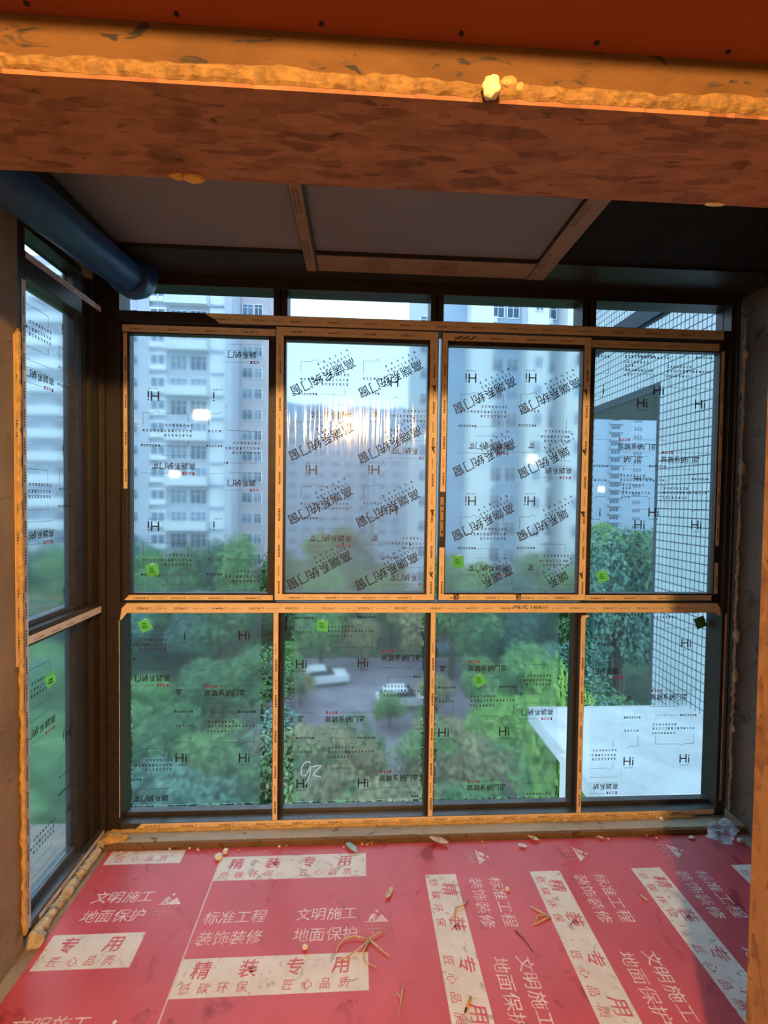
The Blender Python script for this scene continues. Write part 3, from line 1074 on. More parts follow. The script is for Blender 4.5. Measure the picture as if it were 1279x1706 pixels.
# the upside-down 26 brushed on the glass
P = Print(lambda a, b: (a, 2.1855, b))
for st in ([(-0.201, 0.266), (-0.209, 0.273), (-0.218, 0.275), (-0.232, 0.268), (-0.242, 0.253), (-0.247, 0.234), (-0.245, 0.216), (-0.239, 0.208), (-0.231, 0.207), (-0.221, 0.217), (-0.212, 0.232), (-0.201, 0.266), (-0.203, 0.24), (-0.206, 0.215), (-0.214, 0.19), (-0.228, 0.167)],
           [(-0.198, 0.249), (-0.175, 0.254), (-0.151, 0.256), (-0.176, 0.231), (-0.192, 0.212), (-0.172, 0.204), (-0.153, 0.203)]):
    P.line('chalk_white', st, 0.0055)
P.build('handwriting', PL2)

# ================================================================== LEFT WINDOW
win2 = empty('window_2', (-1.08, 1.82, 0.03), kind='structure')


def lbar(name, y0, y1, x0, x1, z0, z1, mat='bronze', bv=0.0015):
    o = MB().box(x0, x1, y0, y1, z0, z1).build(name, mat, win2)
    if bv:
        bevel(o, bv, 1)
    return o


lbar('frame_bar', 1.575, 1.618, -1.155, -1.08, 0.03, 2.385)
lbar('frame_bar', 1.935, 1.99, -1.155, -1.11, 0.03, 2.385)
lbar('frame_bar', 1.618, 1.935, -1.155, -1.08, 0.03, 0.062, 'bronze_sill')
lbar('frame_bar', 1.935, 2.085, -1.11, -1.08, 0.03, 0.050, 'bronze_sill')
lbar('glazing_bead', 1.618, 1.935, -1.155, -1.115, 0.062, 0.09, 'bronze_sill')
lbar('frame_bar', 1.618, 1.935, -1.155, -1.08, 0.995, 1.048)
lbar('frame_bar', 1.935, 2.07, -1.115, -1.08, 1.0, 1.045)
lbar('glazing_bead', 1.618, 1.935, -1.155, -1.115, 1.048, 1.066, 'bronze_sill')
lbar('frame_bar', 1.618, 1.935, -1.155, -1.08, 2.205, 2.288)
lbar('frame_bar', 1.935, 2.07, -1.115, -1.08, 2.262, 2.290)
lbar('frame_bar', 1.618, 1.935, -1.155, -1.08, 2.36, 2.385)
# tape
for nm, y0, y1, z0, z1, mt in (('tape', 1.598, 1.617, 0.05, 2.19, 'tape_pale'), ('tape', 1.617, 2.065, 1.003, 1.030, 'tape_pale'), ('tape', 1.66, 2.08, 0.034, 0.05, 'tape_pale'), ('tape', 1.619, 2.07, 2.264, 2.286, 'tape_pale')):
    o = MB().box(-1.0795, -1.0787, y0, y1, z0, z1).build(nm, mt, win2)
    P = Print(lambda a, b: (-1.0783, a, b))
    if z1 - z0 > y1 - y0:
        z = z0 + 0.05
        while z < z1 - 0.08:
            for i in range(6):
                P.rect('tape_ink', y0 + 0.006, y0 + 0.012, z + i * 0.0095, z + i * 0.0095 + 0.006)
            z += 0.09
    else:
        y = y0 + 0.03
        while y < y1 - 0.08:
            P.blur('tape_ink', y, z0 + 0.006, 6, 0.0085, 0.007)
            y += 0.09
    P.build('tape_print', o)
tpo = MB().box(-1.0745, -1.0737, 1.553, 1.574, 0.95, 2.0).build('tape', 'tape', win2)
P = Print(lambda a, b: (-1.0733, a, b))
z = 1.0
while z < 1.95:
    for i in range(6):
        P.rect('tape_ink', 1.562, 1.569, z + i * 0.0095, z + i * 0.0095 + 0.006)
    z += 0.085
P.build('tape_print', tpo)


def lpane(z0, z1, his, gm='pane_glass', fm='film_print'):
    g = MB().box(-1.146, -1.134, 1.618, 1.935, z0, z1).build('pane', gm, win2)
    if his:
        MB().box(-1.1325, -1.1315, 1.62, 1.933, z0 + 0.003, z1 - 0.003).build('protective_film', fm, g)
        P = Print(lambda a, b: (-1.130, a, b), clip=(1.622, 1.931, z0 + 0.008, z1 - 0.006))
        for a, b in his:
            unit(P, a, b, 180)
        P.build('printing', g)
    return g


LPL = lpane(0.09, 0.995, [(1.66, 0.40), (1.905, 0.56), (1.905, 0.0), (1.655, 0.96)])
lpane(1.066, 2.205, [(1.652, 1.66), (1.915, 1.67), (1.915, 2.13), (1.652, 1.10), (1.915, 1.12), (1.66, 2.22)])
lpane(2.288, 2.36, None, 'pane_transom')
ts = []
for k in range(4):
    a = 0.35 + math.pi / 4 + k * math.pi / 2
    ts.append((1.807 + 0.036 * math.cos(a), 0.814 + 0.036 * math.sin(a)))
MB().poly([(-1.1285, a, b) for a, b in ts]).build('sticker', 'sticker_green', LPL)
MB().box(-1.1277, -1.1272, 1.794, 1.82, 0.80, 0.806).box(-1.1277, -1.1272, 1.796, 1.818, 0.812, 0.818).build('sticker_mark', 'sticker_mark', LPL)

# ================================================================== SILL, FOAM
sill = tag(MB().box(-1.09, 1.785, 2.03, 2.2, 0.0, 0.029).build('sill_curb', 'sill_cement', at=(0.34, 2.1, 0)), 'rough cement curb under the front window', 'sill')
MB().box(-1.09, 1.785, 2.018, 2.03, 0.0, 0.026).build('sill_edge', 'sill_edge', sill)
tag(bead([(-1.06, 2.094, 0.032), (1.60, 2.094, 0.032)], 0.006, 0.011, 8, 220, 0.003).build('foam_bead', 'foam', smooth=True), 'yellow foam line under the front window frame on the cement curb', 'foam')
tag(bead([(-1.066, 1.568, 0.06), (-1.066, 1.566, 1.2), (-1.068, 1.566, 2.02)], 0.004, 0.011, 5, 130, 0.002).build('foam_bead', 'foam', smooth=True), 'ragged upright foam line between the left window and the brown wall', 'foam')
tag(bead([(-1.062, 1.60, 0.020), (-1.062, 2.06, 0.018)], 0.012, 0.022, 6, 70, 0.005).build('foam_bead', 'foam_pale', smooth=True), 'pale foam line along the foot of the left window', 'foam')
tag(MB().lump((-1.05, 1.60, 0.02), 0.026, 3, 0.5, 3).build('foam_lump', 'foam_pale', smooth=True), 'pale foam knob at the near foot of the left window', 'foam')
tag(MB().lump((-1.03, 2.045, 0.035), 0.03, 6, 0.5, 3, (1.3, 0.8, 0.7)).lump((-0.985, 2.05, 0.034), 0.02, 2, 0.6, 2, (1.2, 0.9, 0.6)).build('foam_lump', 'foam', smooth=True), 'orange foam mound in the corner between both windows', 'foam')
tag(bead([(1.762, 2.095, 0.05), (1.762, 2.095, 2.35)], 0.003, 0.009, 12, 120, 0.004).build('foam_bead', 'foam_pale', smooth=True), 'thin upright foam line between front window and right wall', 'foam')
for k, (zz, rr) in enumerate(((2.18, 0.02), (1.66, 0.022), (0.88, 0.024), (0.70, 0.022), (0.45, 0.014))):
    tag(MB().lump((1.760, 2.085, zz), rr, 20 + k, 0.5, 2, (0.6, 0.6, 1.5)).build('foam_lump', 'foam_pale', smooth=True),
        ('foam drip beside the front window, highest on the right edge', 'foam drip on the right edge beside the sash row, second from the top', 'foam drip just above sill-rail height on the right edge, third from the top', 'foam drip on the right edge beside the green sticker pane, fourth from the top', 'lowest foam drip on the right edge of the front window')[k], 'foam')

# ================================================================== FLOOR FILM
def sheet(x0, x1, y0, y1, z, label):
    nx, ny = 26, 20
    mb = MB()
    for j in range(ny + 1):
        for i in range(nx + 1):
            mb.v.append((x0 + (x1 - x0) * i / nx, y0 + (y1 - y0) * j / ny, z))
    for j in range(ny):
        for i in range(nx):
            a = j * (nx + 1) + i
            mb.f.append((a, a + 1, a + nx + 2, a + nx + 1))
    b = len(mb.v)
    mb.box(x0, x1, y0, y1, z - 0.0015, z - 0.0003)
    o = mb.build('floor_film', 'film_red', at=((x0 + x1) / 2, (y0 + y1) / 2, z - 0.0015))
    return tag(o, label, 'floor covering')


def film_unit(o, T, z, parts, clip=None):
    """one repeat of the floor print in its own frame: x along the words, y up"""
    pl = lambda a, b: (a, b, z)
    if 'band' in parts:
        P = Print(pl, clip)
        P.rect('film_white', 0, 0.6, 0, 0.123, T)
        P.build_split('printed_band', o)
        P = Print(lambda a, b: (a, b, z + 0.0004), clip)
        P.split = o
        for i, ch in enumerate('精装专用'):
            P.text('film_red_text', ch, 0.042 + i * 0.147, 0.062, 0.060, T=T, thick=0.012, slant=0.12)
        for i, ch in enumerate('低碳环保'):
            P.text('film_red_text', ch, 0.022 + i * 0.057, 0.014, 0.036, T=T, slant=0.12)
        for i, ch in enumerate('匠心品质'):
            P.text('film_red_text', ch, 0.335 + i * 0.057, 0.014, 0.036, T=T, slant=0.12)
    P = Print(pl, clip)
    P.split = o
    if 'text' in parts:
        P.text('film_white_text', '装饰装修', 0.02, 0.172, 0.056, adv=0.0555, T=T, slant=0.1)
        P.text('film_white_text', '标准工程', 0.02, 0.252, 0.056, adv=0.0555, T=T, slant=0.1)
        P.text('film_white_text', '地面保护', 0.345, 0.172, 0.056, adv=0.0555, T=T, slant=0.1)
        P.text('film_white_text', '文明施工', 0.345, 0.252, 0.056, adv=0.0555, T=T, slant=0.1)
    if 'logo' in parts or 'logo0' in parts:
        ox = 0.592 if 'logo' in parts else -0.128
        Tl = lambda a, b: T(a + ox, b + 0.232)
        P.rect('film_white_text', 0, 0.082, 0, 0.004, Tl)
        for poly in ([(0.034, 0.004), (0.060, 0.031), (0.081, 0.004)], [(0.010, 0.004), (0.018, 0.004), (0.034, 0.026), (0.024, 0.032), (0.018, 0.024)],
                     [(0.028, 0.004), (0.034, 0.004), (0.036, 0.02), (0.028, 0.026)], [(0.022, 0.032), (0.034, 0.036), (0.040, 0.026), (0.046, 0.022), (0.043, 0.019), (0.032, 0.026)]):
            q = [Tl(*p) for p in poly]
            if P.inside(q):
                P.lay('film_white_text', q, [tuple(range(len(q)))])
        cir = [Tl(0.043 + 0.006 * math.cos(k * 0.7854), 0.044 + 0.006 * math.sin(k * 0.7854)) for k in range(8)]
        if P.inside(cir):
            P.lay('film_white_text', cir, [tuple(range(8))])
        P.blur('film_white_text', 0.0, -0.014, 4, 0.021, 0.006, Tl, gap=0.6)
        P.blur('film_white_text', 0.0, -0.028, 9, 0.009, 0.006, Tl, gap=0.3)
        P.blur('film_white_text', 0.0, -0.042, 4, 0.021, 0.006, Tl, gap=0.5)
    if P.layers:
        P.build('emblem', o)


fl = sheet(-1.03, -0.535, 0.9, 2.016, 0.0018, 'red printed floor film strip along the left window')
fm = sheet(-0.547, 0.152, 0.9, 2.014, 0.0040, 'red printed floor film sheet in the middle, words facing the camera')
fr = sheet(0.140, 1.72, 0.9, 2.010, 0.0062, 'red printed floor film on the right, white bands running toward the camera')
MB().box(-0.549, -0.544, 0.9, 2.014, 0.0040, 0.0046).build('film_edge', 'film_edge', fm)
for yb in (1.940, 1.507, 1.072):
    T = lambda a, b, yb=yb: (-1.307 + a, yb + b)
    film_unit(fl, T, 0.0022, ('band', 'text', 'logo'), clip=(-1.012, -0.54, 0.9, 2.012))
for yb in (1.838, 1.401, 0.966):
    T = lambda a, b, yb=yb: (-0.548 + a, yb + b)
    film_unit(fm, T, 0.0044, ('band', 'text', 'logo'), clip=(-0.546, 0.138, 0.9, 2.012))
for xb in (0.285, 0.709, 1.130, 1.556):
    T = lambda a, b, xb=xb: (xb + b, 1.832 - a)
    film_unit(fr, T, 0.0066, ('band', 'text', 'logo0'), clip=(0.15, 1.715, 0.9, 2.006))

# ================================================================== LITTER
def thin(o):
    return o


def dry_leaf(loc, rot, L_, wd_, label, mat='leaf_dry', curl=0.25):
    mb = MB()
    n = 7
    for i in range(n + 1):
        t = i / n
        w = wd_ * math.sin(math.pi * min(0.98, 0.04 + t * 0.94)) ** 0.8
        z = curl * L_ * (t - 0.4) ** 2 * 2
        for s in (-1, 0, 1):
            mb.v.append((s * w, (t - 0.5) * L_, z + abs(s) * w * 0.7 + 0.001))
    for i in range(n):
        for s in range(2):
            a = i * 3 + s
            mb.f.append((a, a + 1, a + 4, a + 3))
    me = mb.mesh('dry_leaf', mat, smooth=True)
    o = inst('dry_leaf', me, None, loc, rot)
    sm = o.modifiers.new('thickness', 'SOLIDIFY')
    sm.thickness = 0.0008
    return tag(o, label, 'leaf')


ZF = 0.0075
dry_leaf((0.137, 1.745, ZF), -0.5, 0.055, 0.010, 'curled pale dry leaf left of the first white band')
dry_leaf((0.37, 2.000, ZF + 0.003), 1.2, 0.085, 0.018, 'largest tan scrap lying against the cement curb')
dry_leaf((0.789, 2.004, ZF + 0.003), 1.0, 0.05, 0.012, 'tan scrap against the curb, below the third lower pane')
dry_leaf((0.727, 1.965, ZF), 1.4, 0.04, 0.010, 'pinkish curl of leaf lying just in front of the curb', 'scrap_white')
dry_leaf((1.09, 2.000, ZF + 0.002), 1.3, 0.03, 0.008, 'small tan crumb of leaf against the curb near the right')
dry_leaf((-0.009, 1.985, ZF), 0.7, 0.075, 0.014, 'crumpled teal and white scrap at the curb beside the middle sheet', 'scrap_teal', 0.1)
dry_leaf((1.094, 1.686, ZF), 0.5, 0.028, 0.006, 'small brown leaf bit between the second and third white bands')


def twigs(loc, segs, r, label, mat='straw', name='straw_twig', cat='twig'):
    o = empty(name, loc, label, cat)
    for s in segs:
        pts = [(loc[0] + x, loc[1] + y, loc[2] + z) for x, y, z in s]
        rr = [r * (1 - 0.5 * i / max(1, len(pts) - 1)) for i in range(len(pts))]
        MB().tube(pts, rr, 6).build('stalk', mat, o, smooth=True)
    return o


twigs((0.057, 1.561, ZF), [[(0, 0, .003), (-.05, .012, .006), (-.085, .004, .004), (-.105, -.02, .002), (-.11, -.04, .001)], [(0, 0, .004), (.03, .02, .005), (.055, .028, .002)],
                           [(0, 0, .003), (.03, -.03, .004), (.065, -.06, .001)], [(0, 0, .003), (-.03, -.03, .004), (-.07, -.055, .003), (-.10, -.065, .001)], [(0, -.005, .002), (-.02, -.04, .003), (-.02, -.07, .002), (.02, -.095, .001)]],
      0.0036, 'knotted bunch of dry straw beside the small worker emblem')
twigs((0.393, 1.659, ZF), [[(-.03, -.02, .002), (-.02, .01, .006), (.01, .02, .006), (.035, .045, .003)]], 0.005, 'curled tan wood shaving on the first white band', name='wood_shaving', cat='shaving')
twigs((0.673, 1.627, ZF), [[(-.02, .04, .002), (.01, .01, .004), (.035, -.005, .003)], [(.035, -.005, .003), (.0, -.02, .004), (-.04, -.035, .001)], [(.03, 0, .003), (-.01, .0, .004), (-.03, -.03, .001)]], 0.0035, 'forked straw twig at the edge of the second white band')
twigs((0.585, 1.534, ZF), [[(-.022, .04, .002), (0, 0, .002), (.012, -.04, .002)]], 0.0022, 'thin dark splinter below the white characters', 'dark_stick', 'splinter', 'splinter')
twigs((0.147, 1.366, ZF), [[(.012, .04, .003), (0, 0, .004), (-.012, -.05, .001)], [(0, .0, .004), (-.012, .02, .002)]], 0.0026, 'limp grassy sprig near the bottom of the frame', 'straw', 'grass_sprig', 'sprig')
bt = empty('cigarette_butt', (0.344, 1.341, ZF), 'burnt orange cigarette butt lying on the first white band', 'cigarette butt')
MB().tube([(0.336, 1.332, ZF + 0.004), (0.356, 1.362, ZF + 0.004)], 0.0038, 10).build('filter', 'butt_filter', bt, smooth=True)
MB().tube([(0.3355, 1.3315, ZF + 0.004), (0.328, 1.320, ZF + 0.003)], [0.0036, 0.002], 10).build('burnt_tip', 'ash', bt, smooth=True)
tag(MB().lump((-0.156, 1.541, ZF + 0.006), 0.0085, 3, 0.3, 2, (1.2, 1, 0.8)).build('pebble', 'scrap_white', at=(-0.156, 1.541, ZF), smooth=True), 'round white crumb above the white band on the middle sheet', 'pebble')
tag(MB().lump((0.59, 1.743, ZF + 0.006), 0.008, 5, 0.3, 2).build('pebble', 'scrap_white', at=(0.59, 1.743, ZF), smooth=True), 'white crumb on the white characters right of the first band', 'pebble')
tag(MB().lump((1.421, 2.076, 0.037), 0.009, 6, 0.2, 2).build('pebble', 'scrap_white', at=(1.421, 2.076, 0.029), smooth=True), 'small white pebble on the cement curb', 'pebble')
tag(MB().lump((1.70, 1.955, ZF + 0.008), 0.011, 7, 0.4, 2, (1.3, 1, 0.8)).build('pebble', 'scrap_white', at=(1.70, 1.955, ZF), smooth=True), 'white crumb right of the plastic bag', 'pebble')
tag(MB().lump((1.50, 1.985, ZF + 0.005), 0.009, 9, 0.4, 2, (1.6, 1, 0.6)).build('pebble', 'scrap_white', at=(1.50, 1.985, ZF), smooth=True), 'flat white flake left of the plastic bag', 'pebble')
tag(MB().lump((-0.556, 1.955, ZF + 0.004), 0.014, 14, 0.5, 2, (1.2, 1.2, 0.7)).lump((-0.535, 1.985, ZF + 0.004), 0.012, 15, 0.5, 2).build('foam_crumb', 'scrap_white', at=(-0.55, 1.96, 0.004), smooth=True), 'white foam crumb where the left and middle sheets meet at the curb', 'foam')
rnd = random.Random(5)
for k in range(26):
    x = rnd.uniform(-1.0, 0.1) if k < 20 else rnd.uniform(0.1, 1.4)
    y = rnd.uniform(1.985, 2.012)
    r = rnd.uniform(0.0025, 0.006)
    tag(MB().lump((x, y, ZF + r * 0.6), r, 30 + k, 0.4, 1, (1.2, 1, 0.8)).build('grit', ('scrap_white', 'foam', 'straw')[k % 3], at=(x, y, ZF)),
        'tiny crumb of grit swept along the foot of the cement curb', 'grit', 'grit along the curb')
# crumpled clear bag on the right by the curb
mb = MB().lump((1.628, 1.975, 0.042), 0.058, 17, 0.7, 3, (1.0, 0.65, 0.75))
mb.v = [(x + 0.010 * noise.noise(Vector((x * 60, y * 60, z * 60))), y + 0.010 * noise.noise(Vector((x * 55 + 9, y * 60, z * 60))), max(ZF, z + 0.012 * noise.noise(Vector((x * 50, y * 50 + 5, z * 50))))) for x, y, z in mb.v]
tag(mb.build('plastic_bag', 'bag_clear', at=(1.628, 1.975, ZF)), 'crumpled clear plastic bag on the floor at the right end of the curb', 'bag')

# hanging bulb that lights the room (behind the camera)
LX, LY, LZ = -0.04, -0.75, 2.258
lb = empty('hanging_bulb', (LX, LY, LZ), 'bare light bulb hanging from the room ceiling', 'lamp')
mb = MB().lump((LX, LY, LZ), 0.042, 0, 0.0, 3)
mb.build('bulb', 'bulb_glow', lb, smooth=True)
MB().tube([(LX, LY, LZ + 0.04), (LX, LY, LZ + 0.105)], 0.02, 16).build('bulb_socket', 'socket_black', lb)
MB().tube([(LX, LY, LZ + 0.105), (LX, LY, 2.6)], 0.004, 8).build('cord', 'socket_black', lb)

# ================================================================== OUTSIDE
GZ = -15.5
struct('ground', MB().box(-160, 160, -12, 400, GZ - 0.3, GZ), 'grass_ground')
struct('ground_paving', MB().box(-9, 15, 33, 50, GZ, GZ + 0.03).box(2, 14, 8, 33, GZ, GZ + 0.03), 'paving')

# --- projecting wing of our own building with tiled face
XW = 3.1
wing = empty('tiled_wing', (XW, 2.4, -0.55), 'pale tiled building wing standing beside the window on the right', 'building')
MB().box(XW + 0.0035, XW + 4, 2.35, 4.80, -14.0, 2.66).build('wall', 'grout_dark', wing)
YE = 6.55
MB().box(XW + 0.03, XW + 4, 2.35, YE, 2.66, 8.0).build('wall', 'concrete_grey', wing)
MB().box(XW + 0.0035, XW + 0.03, 2.35, YE, 2.66, 8.0).build('wall', 'grout_dark', wing)
MB().box(XW - 0.035, XW + 0.05, 2.36, YE, 3.43, 3.56).build('cornice', 'grout_dark', wing)
tw, th = 0.058, 0.0815
tile_me = MB().box(0, 0.005, 0.006, tw - 0.006, 0.005, th - 0.005).mesh('tile', 'tile_pale')
tiles = []
y = 2.372
while y < YE - tw:
    for j in range(-6, 70):
        z = -0.52 + j * th
        if z + th > 4.8:
            continue
        if z < 2.66 and y + tw > 4.80:
            continue
        if z < 2.66 < z + th:
            if y + tw > 4.80:
                continue
        if 3.43 - th < z < 3.56:
            continue
        tiles.append((y, z))
    y += tw
# the 300 that show largest in the photograph are tiles of their own; the rest one part


def showing(y, z):
    px = 595 + 790 * XW / y
    pz = 830 - 790 * (z - 1.5) / y
    ok = (1000 < px < 1192 and 590 < pz < 975) or (1075 < px < 1185 and 1030 < pz < 1200)
    return ok


big = sorted([t for t in tiles if showing(*t)], key=lambda t: t[0])[:300]
bs = set(big)
for y, z in big:
    inst('tile', tile_me, wing, (XW, y, z))
mb = MB()
for y, z in tiles:
    if (y, z) not in bs:
        mb.box(XW, XW + 0.005, y + 0.006, y + tw - 0.006, z + 0.005, z + th - 0.005)
tag(mb.build('tile_field', 'tile_pale', wing), kind='stuff')

# tiled ledge outside the left window
lg = empty('outside_ledge', (-1.25, 2.1, -0.14), 'narrow pale tiled ledge outside the left window', 'ledge')
MB().box(-1.36, -1.157, 1.2, 2.4, -0.24, -0.105).build('ledge_body', 'concrete_grey', lg)
lt = MB().box(-0.1, 0.1, 0.003, 0.102, 0, 0.006).mesh('tile', 'canopy_white')
for k in range(11):
    inst('tile', lt, lg, (-1.258, 1.22 + k * 0.105, -0.105))

# white canopy below, on the right
cp = empty('canopy_roof', (2.3, 3.2, -0.4), 'white flat canopy roof below the window beside the tiled wing', 'canopy')
MB().box(1.59, XW, 2.32, 4.215, -0.45, -0.40).build('roof_slab', 'canopy_white', cp)
MB().box(1.585, 1.60, 2.32, 4.22, -0.52, -0.396).build('edge_strip', 'canopy_white', cp)
MB().box(1.585, XW, 4.21, 4.225, -0.52, -0.396).build('edge_strip', 'canopy_white', cp)
MB().box(1.552, 1.584, 3.40, 3.45, -7, -0.41).build('post', 'canopy_white', cp)
MB().box(1.70, 1.74, 2.4, 2.44, -7, -0.45).build('post', 'canopy_white', cp)

# --- apartment buildings
_WM = {}


def win_meshes(w, h, d=0.12, mull=2):
    k = (round(w, 2), round(h, 2), round(d, 2), mull)
    if k not in _WM:
        f = 0.09
        fr_ = MB().box(-w / 2, -w / 2 + f, -d, 0, 0, h).box(w / 2 - f, w / 2, -d, 0, 0, h).box(-w / 2, w / 2, -d, 0, 0, f).box(-w / 2, w / 2, -d, 0, h - f, h)
        for i in range(1, mull):
            x = -w / 2 + w * i / mull
            fr_.box(x - 0.04, x + 0.04, -d, 0, f, h - f)
        fr_.box(-w / 2, w / 2, -d, 0, h * 0.66, h * 0.66 + 0.06)
        pn = MB().box(-w / 2 + 0.05, w / 2 - 0.05, -d * 0.5, -d * 0.3, 0.05, h - 0.05)
        _WM[k] = (fr_.mesh('window', 'frame_white'), pn.mesh('pane', 'pane_dark'), pn.mesh('pane', 'pane_mid'), pn.mesh('pane', 'lit_window'))
    return _WM[k]


def add_window(root, x, y, z, w, h, kind='dark', mull=2):
    a, b, c, l_ = win_meshes(w, h, mull=mull)
    o = inst('window', a, root, (x, y, z))
    p = bpy.data.objects.new('pane', {'dark': b, 'mid': c, 'lit': l_}[kind])
    COL.objects.link(p)
    p.parent = o
    WL[p.name] = Vector((x, y, z))
    return o


FH = 3.0
rb = random.Random(21)
# tower A, left
A = empty('apartment_tower', (-32, 66, GZ), 'tall lavender-white apartment tower with bay windows seen through the leftmost panes', 'building')
yA = 66.0
MB().box(-56, -17.0, yA, yA + 14, GZ, 33).build('wall', 'wall_lavender', A)
MB().box(-17.9, -17.0, yA - 0.9, yA, GZ, 33).build('pier', 'wall_lavender', A)
MB().box(-29.3, -27.9, yA - 0.6, yA, GZ, 33).build('pier', 'wall_lavender', A)
MB().box(-20.05, -17.9, yA - 0.35, yA, GZ, 33).build('pier', 'wall_white', A)
MB().box(-34.2, -31.4, yA - 0.5, yA, GZ, 33).build('pier', 'wall_white', A)
bay = MB().box(-1.05, 1.05, -0.7, 0, 0.25, 0.55).box(-1.05, 1.05, -0.7, 0, 2.2, 2.45).box(-1.05, -0.9, -0.7, 0, 0.55, 2.2).box(0.9, 1.05, -0.7, 0, 0.55, 2.2).box(-0.07, 0.07, -0.7, -0.6, 0.55, 2.2).box(-0.9, 0.9, -0.7, -0.62, 0.55, 0.95).mesh('bay_window', 'frame_white')
bayp = MB().box(-0.9, 0.9, -0.6, -0.5, 0.55, 2.2).mesh('pane', 'pane_mid')
slab = MB().box(-2.8, 2.8, -1.5, 0, -0.18, 0.12).box(-2.8, 2.8, -1.5, -1.42, 0.12, 1.05).box(-2.8, -2.7, -1.5, 0, 0.12, 1.05).box(2.7, 2.8, -1.5, 0, 0.12, 1.05)
slab_me = slab.mesh('balcony', 'wall_white')
rail = MB()
for i in range(14):
    rail.box(-2.75 + i * 0.42, -2.69 + i * 0.42, -1.5, -1.44, 0.1, 1.05)
rail.box(-2.8, 2.8, -1.5, -1.42, 1.02, 1.1)
rail_me = rail.mesh('railing', 'frame_white')
for f in range(16):
    z = GZ + 0.6 + f * FH
    if z > 30.5:
        break
    for xb in (-26.75, -36.0, -48.0):
        o = inst('bay_window', bay, A, (xb, yA, z))
        p = bpy.data.objects.new('pane', bayp)
        COL.objects.link(p)
        p.parent = o
    add_window(A, -30.3, yA - 0.05, z + 0.8, 1.6, 1.5, 'dark')
    add_window(A, -24.2, yA, z + 0.3, 2.3, 2.1, 'mid' if f % 3 else 'dark', 3)
    add_window(A, -21.6, yA, z + 0.3, 2.3, 2.1, 'dark' if f % 2 else 'mid', 3)
    add_window(A, -39.2, yA, z + 0.5, 2.6, 1.8, 'dark', 3)
    add_window(A, -43.6, yA, z + 0.5, 2.6, 1.8, 'mid', 3)
    MB().box(-19.9, -18.2, yA - 0.7, yA - 0.35, z - 0.2, z + 0.05).build('ledge', 'wall_bluegrey', A)
    if f % 2 == 0:
        o = inst('balcony', slab_me, A, (-22.9, yA, z))
        p = bpy.data.objects.new('railing', rail_me)
        COL.objects.link(p)
        p.parent = o
    inst('balcony', slab_me, A, (-41.4, yA, z))
# added glowing windows, the leftmost in place of a lamp reflection: (x, z)
for x, z, w, h in ((-24.3, 23.0, 1.6, 0.9), (-20.9, 24.0, 0.8, 1.1), (-31.0, 14.4, 1.3, 1.2), (-21.0, 11.9, 1.9, 1.1), (-24.5, 3.9, 1.2, 0.9), (-24.2, 20.9, 0.8, 0.7)):
    o = MB().box(x - w / 2, x + w / 2, yA - 0.72, yA - 0.66, z, z + h).build('window', 'frame_white', A)
    MB().box(x - w / 2 + 0.06, x + w / 2 - 0.06, yA - 0.76, yA - 0.72, z + 0.06, z + h - 0.06).build('pane', 'lit_window', o)

# tower B right behind it, and the slim tower
B = empty('apartment_tower', (-15.4, 70, GZ), 'pinkish apartment tower just right of the lavender tower', 'building')
MB().box(-16.95, -13.6, 70, 82, GZ, 38).build('wall', 'wall_pink', B)
for f in range(17):
    z = GZ + 0.5 + f * FH
    add_window(B, -16.0, 70, z + 0.6, 1.6, 1.6, 'dark' if f % 2 else 'mid')
    add_window(B, -14.5, 70, z + 0.6, 1.2, 1.6, 'mid' if f % 2 else 'dark')
B2 = empty('apartment_tower', (-17.3, 88, GZ), 'slim pale tower with a stack of small balconies behind the pinkish one', 'building')
MB().box(-18.6, -15.3, 88, 98, GZ, 36.5).build('wall', 'wall_white', B2)
b2 = MB().box(-0.75, 0.75, -0.9, 0, -0.12, 0.12).box(-0.75, 0.75, -0.9, -0.82, 0.12, 0.95).mesh('balcony', 'wall_bluegrey')
for f in range(17):
    z = GZ + 0.5 + f * FH
    inst('balcony', b2, B2, (-16.6, 88, z))
    add_window(B2, -16.6, 88, z + 0.6, 1.3, 1.6, 'dark')

# block C behind the sliding sash in the middle
C = empty('apartment_block', (0, 130, GZ), 'hazy blue-grey apartment block below the hill', 'building')
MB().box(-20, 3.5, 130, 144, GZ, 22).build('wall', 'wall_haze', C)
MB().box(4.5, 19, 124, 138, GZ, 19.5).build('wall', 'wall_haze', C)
MB().box(-20.3, 3.8, 129.7, 144, 22, 22.6).build('roof', 'wall_pink', C)
for f in range(12):
    z = GZ + 1 + f * FH
    for i in range(6):
        add_window(C, -17.5 + i * 3.8, 130, z + 0.5, 2.4, 1.7, 'mid', 3)
    for i in range(4):
        if z < 16:
            add_window(C, 6.5 + i * 3.6, 124, z + 0.5, 2.2, 1.7, 'mid', 3)

